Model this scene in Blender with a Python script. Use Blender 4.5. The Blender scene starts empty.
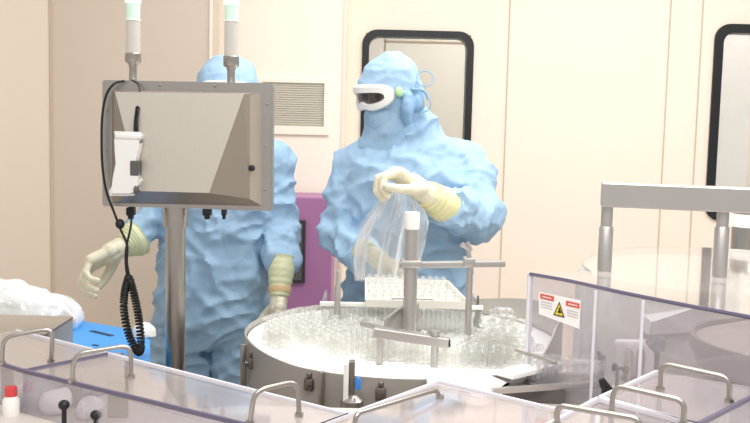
import bpy, bmesh, math, random
from mathutils import Vector, Matrix, noise
R = math.radians
V = Vector
random.seed(7)
scene = bpy.context.scene
C = scene.collection

# ------------------------------------------------------------------ camera
F_PX = 950.0
cam_d = bpy.data.cameras.new('camera')
cam_d.sensor_width = 36.0
cam_d.lens = 36.0 * F_PX / 750.0
cam = bpy.data.objects.new('camera', cam_d)
C.objects.link(cam)
CAM_M = Matrix.Translation((0, 0, 1.55)) @ Matrix.Rotation(R(90 - 5.5), 4, 'X') @ Matrix.Rotation(R(1.4), 4, 'Z')
cam.matrix_world = CAM_M
cam_d.dof.use_dof = False
scene.camera = cam

# ------------------------------------------------------------------ world and light
w = bpy.data.worlds.new('world'); scene.world = w
w.use_nodes = True
nt = w.node_tree; nt.nodes.clear()
out = nt.nodes.new('ShaderNodeOutputWorld'); bg = nt.nodes.new('ShaderNodeBackground')
tc = nt.nodes.new('ShaderNodeTexCoord'); sep = nt.nodes.new('ShaderNodeSeparateXYZ')
mr = nt.nodes.new('ShaderNodeMapRange'); mr.inputs[1].default_value = -0.5; mr.inputs[2].default_value = 0.7
rp = nt.nodes.new('ShaderNodeValToRGB')
rp.color_ramp.elements[0].color = (.66, .65, .64, 1)
rp.color_ramp.elements[1].color = (1.0, 1.0, .99, 1)
e = rp.color_ramp.elements.new(0.45); e.color = (.80, .78, .76, 1)
nt.links.new(tc.outputs['Generated'], sep.inputs[0]); nt.links.new(sep.outputs[2], mr.inputs[0])
nt.links.new(mr.outputs[0], rp.inputs[0]); nt.links.new(rp.outputs[0], bg.inputs[0])
bg.inputs[1].default_value = 0.78
nt.links.new(bg.outputs[0], out.inputs[0])

def area(name, loc, rot, sx, sy, power, col=(1, .985, .96)):
    l = bpy.data.lights.new(name, 'AREA'); l.shape = 'RECTANGLE'; l.size = sx; l.size_y = sy
    l.energy = power; l.color = col
    o = bpy.data.objects.new(name, l); C.objects.link(o); o.location = loc; o.rotation_euler = [R(a) for a in rot]
    return o
area('ceiling_light_panel', (.6, 3.0, 2.95), (0, 0, 0), 2.4, 1.2, 44)  # overhead area lights added for brightness
area('ceiling_light_panel', (.4, .6, 2.95), (18, 0, 0), 2.4, 1.2, 52)
area('corridor_light_panel', (1.8, 5.6, 2.9), (0, 0, 0), 3.0, .6, 75)  # area light added to brighten the wall behind the windows
area('ceiling_light_panel', (1.9, 3.2, 2.95), (0, 25, 0), 1.2, 1.2, 18)  # another added overhead light without a fitting
scene.view_settings.view_transform = 'Standard'
scene.view_settings.look = 'None'
scene.view_settings.gamma = 1.0
scene.view_settings.exposure = -0.05
scene.view_settings.use_curve_mapping = False
scene.cycles.transparent_max_bounces = 48
scene.cycles.max_bounces = 10

# ------------------------------------------------------------------ picture to place
O0 = V((0, 0, 1.55))
def ray(px, py):
    return (CAM_M.to_3x3() @ V(((px - 375) / F_PX, -(py - 211.5) / F_PX, -1))).normalized()
def aty(px, py, y):
    d = ray(px, py); return O0 + d * (y / d.y)
def atz(px, py, z):
    d = ray(px, py); return O0 + d * ((z - 1.55) / d.z)

# ------------------------------------------------------------------ materials
def lin(c):
    return tuple(((x / 255) / 12.92 if x / 255 <= .04045 else ((x / 255 + .055) / 1.055) ** 2.4) for x in c)
def mat(name, rgb, rough=.5, metal=0, var=.04, vscale=8, bump=0, bscale=40, stretch=None, emit=0, spec=.5, coat=0, sss=0, aniso=False):
    m = bpy.data.materials.new(name); m.use_nodes = True
    n = m.node_tree; b = n.nodes['Principled BSDF']
    c = lin(rgb)
    b.inputs['Roughness'].default_value = rough; b.inputs['Metallic'].default_value = metal
    b.inputs['Specular IOR Level'].default_value = spec
    if coat: b.inputs['Coat Weight'].default_value = coat
    tcn = n.nodes.new('ShaderNodeTexCoord'); mp = n.nodes.new('ShaderNodeMapping')
    n.links.new(tcn.outputs['Object'], mp.inputs[0])
    if stretch: mp.inputs['Scale'].default_value = stretch
    nz = n.nodes.new('ShaderNodeTexNoise'); nz.inputs['Scale'].default_value = vscale; nz.inputs['Detail'].default_value = 3
    n.links.new(mp.outputs[0], nz.inputs[0])
    mx = n.nodes.new('ShaderNodeMix'); mx.data_type = 'RGBA'
    mx.inputs[6].default_value = (*[x * (1 - var) for x in c], 1); mx.inputs[7].default_value = (*[min(1, x * (1 + var)) for x in c], 1)
    n.links.new(nz.outputs[0], mx.inputs[0]); n.links.new(mx.outputs[2], b.inputs['Base Color'])
    if bump:
        nz2 = n.nodes.new('ShaderNodeTexNoise'); nz2.inputs['Scale'].default_value = bscale; nz2.inputs['Detail'].default_value = 4
        n.links.new(mp.outputs[0], nz2.inputs[0])
        bp = n.nodes.new('ShaderNodeBump'); bp.inputs['Strength'].default_value = bump; bp.inputs['Distance'].default_value = .01
        n.links.new(nz2.outputs[0], bp.inputs['Height']); n.links.new(bp.outputs[0], b.inputs['Normal'])
    if emit:
        b.inputs['Emission Color'].default_value = (*c, 1); b.inputs['Emission Strength'].default_value = emit
    return m
def clear(name, tint=(245, 245, 248), body=.08, body_col=(235, 235, 235), facing=.25, face_col=None, rough=.04, gl=1.0, edge=.0, fk=1.0):
    """clear plastic or thin glass: light goes straight through, fresnel gloss, a little milky body"""
    m = bpy.data.materials.new(name); m.use_nodes = True
    n = m.node_tree; n.nodes.clear()
    o = n.nodes.new('ShaderNodeOutputMaterial'); tr = n.nodes.new('ShaderNodeBsdfTransparent'); tr.inputs[0].default_value = (*lin(tint), 1)
    g = n.nodes.new('ShaderNodeBsdfGlossy'); g.inputs['Roughness'].default_value = rough; g.inputs[0].default_value = (gl, gl, gl, 1)
    d = n.nodes.new('ShaderNodeBsdfDiffuse'); d.inputs[0].default_value = (*lin(body_col), 1)
    l5 = n.nodes.new('ShaderNodeLayerWeight'); l5.inputs[0].default_value = .5
    pw = n.nodes.new('ShaderNodeMath'); pw.operation = 'POWER'; pw.inputs[1].default_value = 4.0; n.links.new(l5.outputs['Facing'], pw.inputs[0])
    fr = n.nodes.new('ShaderNodeMath'); fr.operation = 'MULTIPLY_ADD'; fr.inputs[1].default_value = .9; fr.inputs[2].default_value = .05; n.links.new(pw.outputs[0], fr.inputs[0])
    lw = n.nodes.new('ShaderNodeLayerWeight'); lw.inputs[0].default_value = facing
    nz = n.nodes.new('ShaderNodeTexNoise'); nz.inputs['Scale'].default_value = 7; nz.inputs['Detail'].default_value = 2
    tcn = n.nodes.new('ShaderNodeTexCoord'); n.links.new(tcn.outputs['Object'], nz.inputs[0])
    ma = n.nodes.new('ShaderNodeMath'); ma.operation = 'MULTIPLY_ADD'; ma.inputs[1].default_value = edge; ma.inputs[2].default_value = body
    n.links.new(lw.outputs['Facing'], ma.inputs[0])
    m2 = n.nodes.new('ShaderNodeMath'); m2.operation = 'MULTIPLY'
    mrr = n.nodes.new('ShaderNodeMapRange'); mrr.inputs[3].default_value = .7; mrr.inputs[4].default_value = 1.3
    n.links.new(nz.outputs[0], mrr.inputs[0]); n.links.new(ma.outputs[0], m2.inputs[0]); n.links.new(mrr.outputs[0], m2.inputs[1])
    a = n.nodes.new('ShaderNodeMixShader'); b = n.nodes.new('ShaderNodeMixShader')
    n.links.new(m2.outputs[0], a.inputs[0]); n.links.new(tr.outputs[0], a.inputs[1]); n.links.new(d.outputs[0], a.inputs[2])
    mf = n.nodes.new('ShaderNodeMath'); mf.operation = 'MULTIPLY'; mf.inputs[1].default_value = fk; n.links.new(fr.outputs[0], mf.inputs[0])
    n.links.new(mf.outputs[0], b.inputs[0]); n.links.new(a.outputs[0], b.inputs[1]); n.links.new(g.outputs[0], b.inputs[2])
    n.links.new(b.outputs[0], o.inputs[0])
    return m
M = {}
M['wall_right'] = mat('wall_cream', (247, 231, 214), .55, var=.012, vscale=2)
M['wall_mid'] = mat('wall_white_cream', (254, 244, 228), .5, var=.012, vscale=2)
M['wall_tan'] = mat('wall_tan_panel', (220, 204, 187), .55, var=.02, vscale=2)  # tan made darker to carry the shade on this wall section
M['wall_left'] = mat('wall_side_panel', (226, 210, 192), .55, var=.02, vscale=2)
M['seam'] = mat('panel_seam', (205, 186, 166), .7)
M['floor'] = mat('floor_vinyl', (224, 219, 212), .35, var=.04, vscale=3)
M['white'] = mat('white_enamel', (240, 238, 232), .4, var=.015)
M['black'] = mat('black_rubber', (22, 22, 24), .5, var=.2)
M['gasket'] = mat('window_gasket', (20, 21, 24), .4, var=.15)
M['steel'] = mat('brushed_steel', (180, 175, 168), .3, 1, var=.06, vscale=30, stretch=(1, 1, 12), bump=.03, bscale=60)
M['steel_h'] = mat('brushed_steel_sheet', (182, 177, 171), .36, 1, var=.05, vscale=22, stretch=(1, 1, 9), bump=.03, bscale=50)
M['steel_d'] = mat('dull_steel', (140, 134, 128), .42, 1, var=.06, vscale=20)
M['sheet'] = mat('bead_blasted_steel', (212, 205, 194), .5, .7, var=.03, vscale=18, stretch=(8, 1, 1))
M['facet'] = mat('brown_grey_steel', (160, 149, 136), .42, .6, var=.03, vscale=18)  # housing steel darkened and browned: shade painted on its slanted faces
M['alu'] = mat('satin_aluminium', (196, 192, 188), .38, .85, var=.03)
M['purple'] = mat('purple_panel', (172, 116, 160), .45, var=.03)
M['screen'] = mat('dark_screen', (62, 56, 60), .2, var=.1)
M['suit'] = mat('blue_coverall', (160, 190, 216), .8, var=.04, vscale=9, bump=.6, bscale=22, spec=.25)
M['suit_d'] = mat('blue_mask', (142, 176, 208), .75, var=.05, vscale=14, bump=.3, bscale=60, spec=.2)
M['suit_n'] = mat('navy_piping', (60, 86, 140), .7)
M['glove'] = mat('latex_glove', (226, 219, 194), .5, var=.05, vscale=30, bump=.3, bscale=60)
M['cuffm'] = mat('pale_green_cuff', (216, 218, 178), .55, var=.05, vscale=24, bump=.3, bscale=50)
M['cuffy'] = mat('pale_yellow_cuff', (228, 222, 172), .55, var=.05, vscale=24, bump=.3, bscale=50)
M['tape'] = mat('tan_band', (226, 196, 150), .55, var=.06)
M['skin'] = mat('skin', (214, 170, 146), .55, var=.03)
M['eye'] = mat('eye_dark', (40, 30, 28), .3)
M['gog'] = mat('goggle_frame', (244, 242, 238), .3, var=.01)
M['green'] = mat('green_clip', (186, 222, 160), .4)
M['lens'] = clear('goggle_lens', (165, 160, 165), .12, (150, 140, 140))
M['scan'] = mat('scanner_shell', (234, 232, 228), .4, var=.02)
M['scan_d'] = mat('scanner_grip', (88, 86, 84), .6, var=.05)
M['disc'] = mat('white_disc', (250, 249, 246), .4, var=.01)
M['band'] = mat('grey_steel_band', (178, 172, 165), .42, .35, var=.06, vscale=10)
M['tray'] = mat('tray_plastic', (226, 222, 213), .5)
M['deck'] = mat('machine_paint', (212, 203, 194), .45, var=.02)
M['bowl'] = mat('tan_grey_bowl', (140, 131, 122), .5, .2, var=.04)
M['bowl_top'] = mat('tan_lid', (186, 172, 160), .5, .1, var=.03)
M['dark'] = mat('dark_grey_part', (96, 92, 90), .5, .2, var=.08)
M['blue'] = mat('blue_crate', (72, 158, 232), .45, var=.03)
M['bluedot'] = mat('blue_fitting', (60, 130, 210), .4)
M['slot'] = mat('crate_slot', (40, 60, 90), .7)
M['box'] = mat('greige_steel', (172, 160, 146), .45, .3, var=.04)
M['red'] = mat('red_cap', (216, 70, 70), .5)
M['orange'] = mat('orange_strip', (226, 176, 70), .5)
M['signw'] = mat('sign_white', (250, 246, 244), .5)
M['signr'] = mat('sign_red', (222, 96, 78), .5)
M['signy'] = mat('sign_yellow', (236, 210, 40), .5)
M['signk'] = mat('sign_black', (60, 54, 40), .5)
M['signg'] = mat('sign_grey_print', (196, 188, 186), .6)
M['lampw'] = mat('lamp_white', (240, 255, 244), .3, emit=1.0)
M['lampg'] = mat('lamp_green', (206, 232, 214), .25, emit=.12, var=.01)
M['lampt'] = mat('lamp_tube', (206, 200, 192), .2, var=.02, coat=.5)
M['grille'] = mat('grille_grey', (212, 206, 192), .6, var=.02)
M['corr'] = mat('corridor_wall', (222, 216, 206), .6, var=.03, vscale=2)
M['corr_w'] = mat('corridor_white', (236, 240, 246), .6)
M['pc'] = clear('clear_polycarbonate', (246, 244, 246), .20, (222, 214, 210), rough=.06)
M['pc_side'] = clear('clear_polycarbonate_side', (244, 243, 247), .20, (222, 217, 218), rough=.05)
M['pc_top'] = clear('glossy_polycarbonate_top', (242, 240, 241), .14, (226, 216, 208), rough=.05)
M['pc_edge'] = mat('polycarbonate_edge', (98, 92, 116), .3, var=.08)
M['pc_edge_l'] = mat('polycarbonate_light_edge', (224, 222, 228), .3, var=.04)
M['vial'] = clear('vial_glass', (252, 252, 251), .05, (250, 250, 247), facing=.3, rough=.05, edge=.38, fk=1.0)
M['film'] = clear('plastic_film', (252, 252, 252), .14, (252, 252, 252), facing=.5, rough=.12, edge=1.1)
M['acr'] = clear('clear_acrylic', (240, 240, 240), .2, (205, 204, 200), rough=.08)
M['winglass'] = clear('window_glass', (236, 238, 238), .06, (220, 220, 220), rough=.02)
M['paper'] = mat('white_sacks', (240, 238, 234), .6, var=.03, bump=.4, bscale=30)

# ------------------------------------------------------------------ mesh helpers
def NB(): return bmesh.new()
def wpos(o):
    p = V((0, 0, 0))
    while o: p = p + o.location; o = o.parent
    return p
def obj(name, bm, m, parent=None, smooth=False, kind=None):
    """link bm (built in world coordinates) as one mesh object"""
    me = bpy.data.meshes.new(name)
    off = wpos(parent) if parent else None
    if off is None:
        xs = [v.co for v in bm.verts]
        mn = V((min(v.x for v in xs), min(v.y for v in xs), min(v.z for v in xs))); mx = V((max(v.x for v in xs), max(v.y for v in xs), max(v.z for v in xs)))
        off = V(((mn.x + mx.x) / 2, (mn.y + mx.y) / 2, mn.z))
    bmesh.ops.translate(bm, verts=bm.verts, vec=-off)
    bmesh.ops.recalc_face_normals(bm, faces=bm.faces)
    if smooth:
        for f in bm.faces: f.smooth = True
    bm.to_mesh(me); bm.free()
    for mm in (m if isinstance(m, (list, tuple)) else [m]): me.materials.append(mm)
    o = bpy.data.objects.new(name, me); C.objects.link(o)
    if parent: o.parent = parent
    else: o.location = off
    if kind: o['kind'] = kind
    if smooth:
        try: me.set_sharp_from_angle(angle=R(42))
        except Exception: pass
    return o
def thing(name, label, cat, loc, group=None):
    o = bpy.data.objects.new(name, None); C.objects.link(o); o.empty_display_size = .05
    o.location = loc; o['label'] = label; o['category'] = cat
    if group: o['group'] = group
    return o
def tag(o, label, cat, group=None, kind=None):
    o['label'] = label; o['category'] = cat
    if group: o['group'] = group
    if kind: o['kind'] = kind
    return o
def struct(name, bm, m, parent=None):
    o = obj(name, bm, m, parent)
    if not parent: o['kind'] = 'structure'
    return o
def faces_mat(fs, i):
    for f in fs: f.material_index = i
def box(bm, c, s, rz=0, bev=0, mi=0, rot=None):
    m = Matrix.Translation(c) @ (rot if rot else Matrix.Rotation(rz, 4, 'Z')) @ Matrix.Diagonal((*s, 1))
    r = bmesh.ops.create_cube(bm, size=1, matrix=m)
    fs = set(f for v in r['verts'] for f in v.link_faces); faces_mat(fs, mi)
    if bev:
        es = list(set(e for v in r['verts'] for e in v.link_edges))
        bmesh.ops.bevel(bm, geom=es, offset=bev, segments=2, affect='EDGES', profile=.5)
    return bm
def frame_of(d):
    d = d.normalized(); u = d.cross(V((0, 0, 1)))
    if u.length < 1e-3: u = V((1, 0, 0))
    u.normalize(); return u, d.cross(u).normalized()
def tube(bm, pts, r, seg=10, rs=None, mi=0, cap=True, closed=False):
    pts = [V(p) for p in pts]; n = len(pts); rings = []
    u = None
    for i, p in enumerate(pts):
        a = pts[(i - 1) % n] if (i > 0 or closed) else pts[i]; b = pts[(i + 1) % n] if (i < n - 1 or closed) else pts[i]
        d = (b - a).normalized()
        if u is None: u, v = frame_of(d)
        else:
            u = (u - d * u.dot(d)).normalized(); v = d.cross(u)
        rr = rs[i] if rs else r
        rings.append([bm.verts.new(p + (u * math.cos(t) + v * math.sin(t)) * rr) for t in [2 * math.pi * k / seg for k in range(seg)]])
    fs = []
    for i in range(n if closed else n - 1):
        A, B = rings[i], rings[(i + 1) % n]
        for k in range(seg):
            fs.append(bm.faces.new((A[k], A[(k + 1) % seg], B[(k + 1) % seg], B[k])))
    if cap and not closed:
        fs.append(bm.faces.new(rings[0][::-1])); fs.append(bm.faces.new(rings[-1]))
    faces_mat(fs, mi); return bm
def smoothpath(pts, n=8):
    pts = [V(p) for p in pts]; out = []
    P = [pts[0]] + pts + [pts[-1]]
    for i in range(1, len(P) - 2):
        for k in range(n):
            t = k / n; a, b, c, d = P[i - 1], P[i], P[i + 1], P[i + 2]
            out.append(.5 * ((2 * b) + (c - a) * t + (2 * a - 5 * b + 4 * c - d) * t * t + (3 * b - a - 3 * c + d) * t ** 3))
    out.append(pts[-1]); return out
def bendpath(pts, r=.02, n=5):
    """polyline with rounded corners"""
    pts = [V(p) for p in pts]; out = [pts[0]]
    for i in range(1, len(pts) - 1):
        a = (pts[i - 1] - pts[i]); b = (pts[i + 1] - pts[i]); rr = min(r, a.length / 2.2, b.length / 2.2)
        p0 = pts[i] + a.normalized() * rr; p1 = pts[i] + b.normalized() * rr
        for k in range(n + 1):
            t = k / n; out.append(p0 * (1 - t) ** 2 + pts[i] * 2 * t * (1 - t) + p1 * t * t)
    out.append(pts[-1]); return out
def lathe(bm, c, prof, seg=24, mi=0, a0=0, a1=2 * math.pi, M3=None):
    c = V(c); full = abs(a1 - a0 - 2 * math.pi) < 1e-6; n = seg if full else seg + 1
    rings = []
    for (r, z) in prof:
        if r < 1e-6:
            q = V((0, 0, z)); q = M3 @ q if M3 else q
            rings.append([bm.verts.new(c + q)]); continue
        ring = []
        for k in range(n):
            t = a0 + (a1 - a0) * k / seg; q = V((r * math.cos(t), r * math.sin(t), z)); q = M3 @ q if M3 else q
            ring.append(bm.verts.new(c + q))
        rings.append(ring)
    for A, B in zip(rings[:-1], rings[1:]):
        for k in range(seg):
            k2 = (k + 1) % n if full else k + 1
            try:
                if len(A) == 1 and len(B) == 1: continue
                if len(A) == 1: f = bm.faces.new((A[0], B[k2], B[k]))
                elif len(B) == 1: f = bm.faces.new((A[k], A[k2], B[0]))
                else: f = bm.faces.new((A[k], A[k2], B[k2], B[k]))
                f.material_index = mi
            except ValueError: pass
    return bm
def prism(bm, poly, z0, z1, mi=0):
    """vertical prism over a horizontal polygon"""
    a = [bm.verts.new((p[0], p[1], z0)) for p in poly]; b = [bm.verts.new((p[0], p[1], z1)) for p in poly]
    fs = [bm.faces.new(a[::-1]), bm.faces.new(b)]
    for i in range(len(poly)):
        j = (i + 1) % len(poly); fs.append(bm.faces.new((a[i], a[j], b[j], b[i])))
    faces_mat(fs, mi); return bm
def extrude_poly(bm, poly, d, mi=0):
    """solid from a planar polygon (3-D points) extruded by vector d"""
    a = [bm.verts.new(p) for p in poly]; b = [bm.verts.new(V(p) + d) for p in poly]
    fs = [bm.faces.new(a[::-1]), bm.faces.new(b)]
    for i in range(len(poly)):
        j = (i + 1) % len(poly); fs.append(bm.faces.new((a[i], a[j], b[j], b[i])))
    faces_mat(fs, mi); return bm
def beam(bm, a, b, w_, h_, bev=0, mi=0):
    a, b = V(a), V(b); d = b - a; u, v = frame_of(d); m3 = Matrix((d.normalized(), u, v)).transposed()
    return box(bm, (a + b) / 2, (d.length, w_, h_), bev=bev, mi=mi, rot=m3.to_4x4())
def rrect(w_, h_, r, n=6):
    pts = []
    for cx, cy, a in ((w_ / 2 - r, h_ / 2 - r, 0), (-w_ / 2 + r, h_ / 2 - r, 90), (-w_ / 2 + r, -h_ / 2 + r, 180), (w_ / 2 - r, -h_ / 2 + r, 270)):
        for k in range(n + 1):
            t = R(a + 90 * k / n); pts.append((cx + r * math.cos(t), cy + r * math.sin(t)))
    return pts
def capsule(bm, a, b, ra, rb, seg=12):
    """closed round-ended tapered limb"""
    a, b = V(a), V(b); d = b - a
    if d.length < 1e-5: d = V((0, 0, 1e-4))
    L = d.length; pts, rs = [], []
    for k in range(1, 5):
        t = R(90 * k / 4 - 90 + 0); pts.append(a + d / L * ra * math.sin(t)); rs.append(max(ra * math.cos(t), 1e-4))
    for k in range(0, 4):
        t = R(90 * k / 4); pts.append(b + d / L * rb * math.sin(t)); rs.append(max(rb * math.cos(t), 1e-4))
    return tube(bm, pts, 0, seg, rs)
def ellipsoid(bm, c, s, rot=None, seg=36):
    m = Matrix.Translation(c) @ (rot.to_4x4() if rot else Matrix.Identity(4)) @ Matrix.Diagonal((*s, 1))
    bmesh.ops.create_uvsphere(bm, u_segments=seg, v_segments=seg // 2 + 2, radius=1, matrix=m); return bm
def loft(bm, rings, seg=24):
    """rings: (centre, rx, ry[, yaw]) horizontal super-ellipses, closed solid"""
    R_ = []
    for rr in rings:
        c, rx, ry = rr[:3]; yaw = rr[3] if len(rr) > 3 else 0; ring = []
        for k in range(seg):
            t = 2 * math.pi * k / seg; ct, st = math.cos(t), math.sin(t)
            x = rx * math.copysign(abs(ct) ** .85, ct); y = ry * math.copysign(abs(st) ** .85, st)
            ring.append(bm.verts.new(V(c) + V((x * math.cos(yaw) - y * math.sin(yaw), x * math.sin(yaw) + y * math.cos(yaw), 0))))
        R_.append(ring)
    for A, B in zip(R_[:-1], R_[1:]):
        for k in range(seg): bm.faces.new((A[k], A[(k + 1) % seg], B[(k + 1) % seg], B[k]))
    bm.faces.new(R_[0][::-1]); bm.faces.new(R_[-1]); return bm
def fuse(bm, voxel, smooth=4, fac=.5):
    """union of closed solids as one continuous surface"""
    bmesh.ops.recalc_face_normals(bm, faces=bm.faces)
    me = bpy.data.meshes.new('tmp'); bm.to_mesh(me); bm.free()
    o = bpy.data.objects.new('tmp', me); C.objects.link(o)
    md = o.modifiers.new('r', 'REMESH'); md.mode = 'VOXEL'; md.voxel_size = voxel
    if smooth:
        s = o.modifiers.new('s', 'SMOOTH'); s.factor = fac; s.iterations = smooth
    dg = bpy.context.evaluated_depsgraph_get(); dg.update()
    ev = o.evaluated_get(dg); m2 = bpy.data.meshes.new_from_object(ev)
    r = bmesh.new(); r.from_mesh(m2)
    bpy.data.objects.remove(o); bpy.data.meshes.remove(m2); bpy.data.meshes.remove(me)
    return r
def ridge(x): return 1 - abs(x) * 2
def cr_(x, k=2.6, p=2.0):
    return max(0.0, 1 - abs(x) * k) ** p
def cloth(bm, amp=.006, zones=(), seed=0, fine=1.0, axis=(1, .6, 2.2)):
    """soft folds and creases pushed along the normals"""
    bm.normal_update(); sd = V((seed * 7.3, seed * 3.1, seed * 5.7)); dl = []
    for v in bm.verts:
        p = v.co
        wv = V((noise.noise(p * 4 + sd), noise.noise(p * 4 + sd + V((9, 0, 0))), noise.noise(p * 4 + sd + V((0, 9, 0))))) * .06
        pw = p + wv
        q1 = V((pw.x * 3.0 + pw.z * 4.0, pw.y * 3.0, pw.z * 6.0 - pw.x * 4.5)); q2 = V((pw.x * 5.5 - pw.z * 3.5, pw.y * 3.5, pw.z * 6.5 + pw.x * 3))
        q3 = V((pw.x * axis[0], pw.y * axis[1], pw.z * axis[2])) * 9
        d = .8 * noise.noise(p * 5 + sd)
        d += 1.5 * cr_(noise.noise(q1 * 1.5 + sd), 3.2, 1.6) + 1.5 * cr_(noise.noise(q2 * 1.6 + sd * 2), 3.2, 1.6) + .7 * cr_(noise.noise(q3 * .7 + sd * 3))
        d += .45 * fine * cr_(noise.noise(pw * 26 + sd), 2.2, 1.5)
        d = (d - .9) * amp
        for (a, b, fr, am, rad) in zones:
            ab = b - a; t = (p - a).dot(ab) / ab.length_squared; tt = max(0, min(1, t)); c = a + ab * tt; dist = (p - c).length
            if dist < rad:
                wgt = min(1, (rad - dist) / (rad * .3)) * max(0, 1 - abs(t - tt) * 3)
                n1 = noise.noise(V((0, 0, t * fr * .6)) + (pw - c) * 11 + sd)
                d += am * wgt * (cr_(n1, 2.2, 1.5) - .35)
        dl.append(d)
    for v, d in zip(list(bm.verts), dl): v.co = v.co + v.normal * d
    for _ in range(2): bmesh.ops.smooth_vert(bm, verts=bm.verts, factor=.35, use_axis_x=True, use_axis_y=True, use_axis_z=True)
    return bm

# ------------------------------------------------------------------ the room
WY = 4.8
def wall_rect(bm, x0, x1, z0, z1, y, t=.08): box(bm, ((x0 + x1) / 2, y + t / 2, (z0 + z1) / 2), (x1 - x0, t, z1 - z0))
CEIL = 3.0
def xw(px, y=WY, py=120): return aty(px, py, y).x
def zw(py, px=400, y=WY): return aty(px, py, y).z
wx0, wx1, wz1, wz0 = xw(364), xw(468), zw(34, 415), 1.02
vx0, vx1, vz1, vz0 = xw(714), xw(814), zw(29, 750), zw(216, 711)
cx_l = xw(345); xr = 4.2
bm = NB()
wall_rect(bm, cx_l, wx0, 0, CEIL, WY); wall_rect(bm, wx0, wx1, 0, wz0, WY); wall_rect(bm, wx0, wx1, wz1, CEIL, WY)
wall_rect(bm, wx1, vx0, 0, CEIL, WY); wall_rect(bm, vx0, vx1, 0, vz0, WY); wall_rect(bm, vx0, vx1, vz1, CEIL, WY); wall_rect(bm, vx1, xr, 0, CEIL, WY)
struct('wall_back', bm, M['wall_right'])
# mid bay set slightly forward, with the return air grille
mx0 = xw(210, 4.5); YM = 4.65
bm = NB(); wall_rect(bm, xw(205, YM), xw(345, YM), 0, CEIL, YM, .2)
struct('wall_bay', bm, M['wall_mid'])
# tan panel nearer, its shade put into the colour, and side panel
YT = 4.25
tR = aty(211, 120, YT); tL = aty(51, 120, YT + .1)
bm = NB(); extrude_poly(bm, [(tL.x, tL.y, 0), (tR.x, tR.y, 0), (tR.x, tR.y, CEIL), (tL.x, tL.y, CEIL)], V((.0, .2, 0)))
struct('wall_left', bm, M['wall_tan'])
bm = NB(); sL = aty(51, 120, YT + .1)
extrude_poly(bm, [(-3.4, 2.2, 0), (sL.x, sL.y, 0), (sL.x, sL.y, CEIL), (-3.4, 2.2, CEIL)], V((-.08, .12, 0)))
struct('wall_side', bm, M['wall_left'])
bm = NB(); box(bm, (0, 1.6, -.05), (9, 8, .1)); struct('floor', bm, M['floor'])
bm = NB(); box(bm, (sL.x + .004, sL.y - .004, CEIL / 2), (.012, .008, CEIL)); struct('trim_1', bm, M['seam'])
n = 2
for px in (508, 668, 706 - 2):
    bm = NB(); x = xw(px, WY, 60)
    if px == 704: x = xw(700, WY, 60)
    box(bm, (x, WY - .0015, CEIL / 2), (.007, .003, CEIL)); struct('trim_%d' % n, bm, M['seam']); n += 1
bm = NB(); box(bm, (xw(210.5, YT), YT - .004, CEIL / 2), (.012, .01, CEIL)); struct('trim_%d' % n, bm, M['wall_right']); n += 1
bm = NB(); box(bm, (xw(345, YM) - .008, YM - .004, CEIL / 2), (.016, .008, CEIL)); struct('trim_%d' % n, bm, M['wall_right']); n += 1

def window(nm, x0, x1, z0, z1, bw, idx):
    cx, cz = (x0 + x1) / 2, (z0 + z1) / 2; W, H = x1 - x0 + bw, z1 - z0 + bw
    root = thing(nm, 'x', 'window', (cx, WY, z0)); del root['label']; del root['category']; root['kind'] = 'structure'
    bm = NB(); po = rrect(W, H, .075); pi = rrect(W - 2 * bw, H - 2 * bw, .05)
    ya, yb = WY - .014, WY + .09; rings = []
    for poly, y in ((po, WY + .001), (po, ya), (pi, ya), (pi, yb)):
        rings.append([bm.verts.new((cx + p[0], y, cz + p[1])) for p in poly])
    for A, B in zip(rings[:-1], rings[1:]):
        for k in range(len(A)): bm.faces.new((A[k], A[(k + 1) % len(A)], B[(k + 1) % len(A)], B[k]))
    obj('window_frame', bm, M['gasket'], root)
    bm = NB(); extrude_poly(bm, [V((cx + p[0], WY + .02, cz + p[1])) for p in rrect(W - 2 * bw + .004, H - 2 * bw + .004, .05)], V((0, .006, 0)))
    obj('pane', bm, M['winglass'], root)
    return root
window('window_1', wx0, wx1, wz0, wz1, .034, 1)
window('window_2', vx0, vx1, vz0, vz1, .044, 2)
# the room seen through the windows
bm = NB(); box(bm, (1.6, 6.3, 1.5), (5.2, .05, 3)); struct('wall_corridor', bm, M['corr'])
bm = NB(); box(bm, (xw(383, 5.2), 5.2, 1.5), (.012, .02, 3.0)); box(bm, (xw(383, 5.2) + .3, 5.2, zw(42, 400, 5.2)), (.6, .02, .012)); struct('trim_8', bm, M['seam'])
bm = NB(); box(bm, (xw(728, 5.6), 5.6, 1.5), (.24, .04, 3.0)); struct('trim_9', bm, M['corr_w'])
# air grille
g0, g1 = aty(271, 80, YM), aty(326, 131, YM)
root = thing('air_grille', 'pale grey louvred air grille on cream wall beside the steel control box', 'vent', ((g0.x + g1.x) / 2, YM, g1.z))
x0, x1, z0, z1 = g0.x - .05, g1.x, g1.z, g0.z
bm = NB()
for c, s in ((((x0 + x1) / 2, YM - .008, z1), (x1 - x0 + .03, .016, .022)), (((x0 + x1) / 2, YM - .008, z0), (x1 - x0 + .03, .016, .04)),
             ((x0, YM - .008, (z0 + z1) / 2 + .0045), (.022, .016, z1 - z0 - .032)), ((x1, YM - .008, (z0 + z1) / 2 + .0045), (.022, .016, z1 - z0 - .032))): box(bm, c, s)
obj('frame', bm, M['wall_mid'], root)
bm = NB(); box(bm, ((x0 + x1) / 2, YM - .002, (z0 + z1) / 2), (x1 - x0, .003, z1 - z0))
for k in range(20):
    box(bm, ((x0 + x1) / 2, YM - .006, z0 + .014 + (k + .5) * (z1 - z0 - .02) / 20), (x1 - x0 - .02, .0065, .0025), rot=Matrix.Rotation(R(35), 4, 'X'))
obj('louvres', bm, M['grille'], root)

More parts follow.
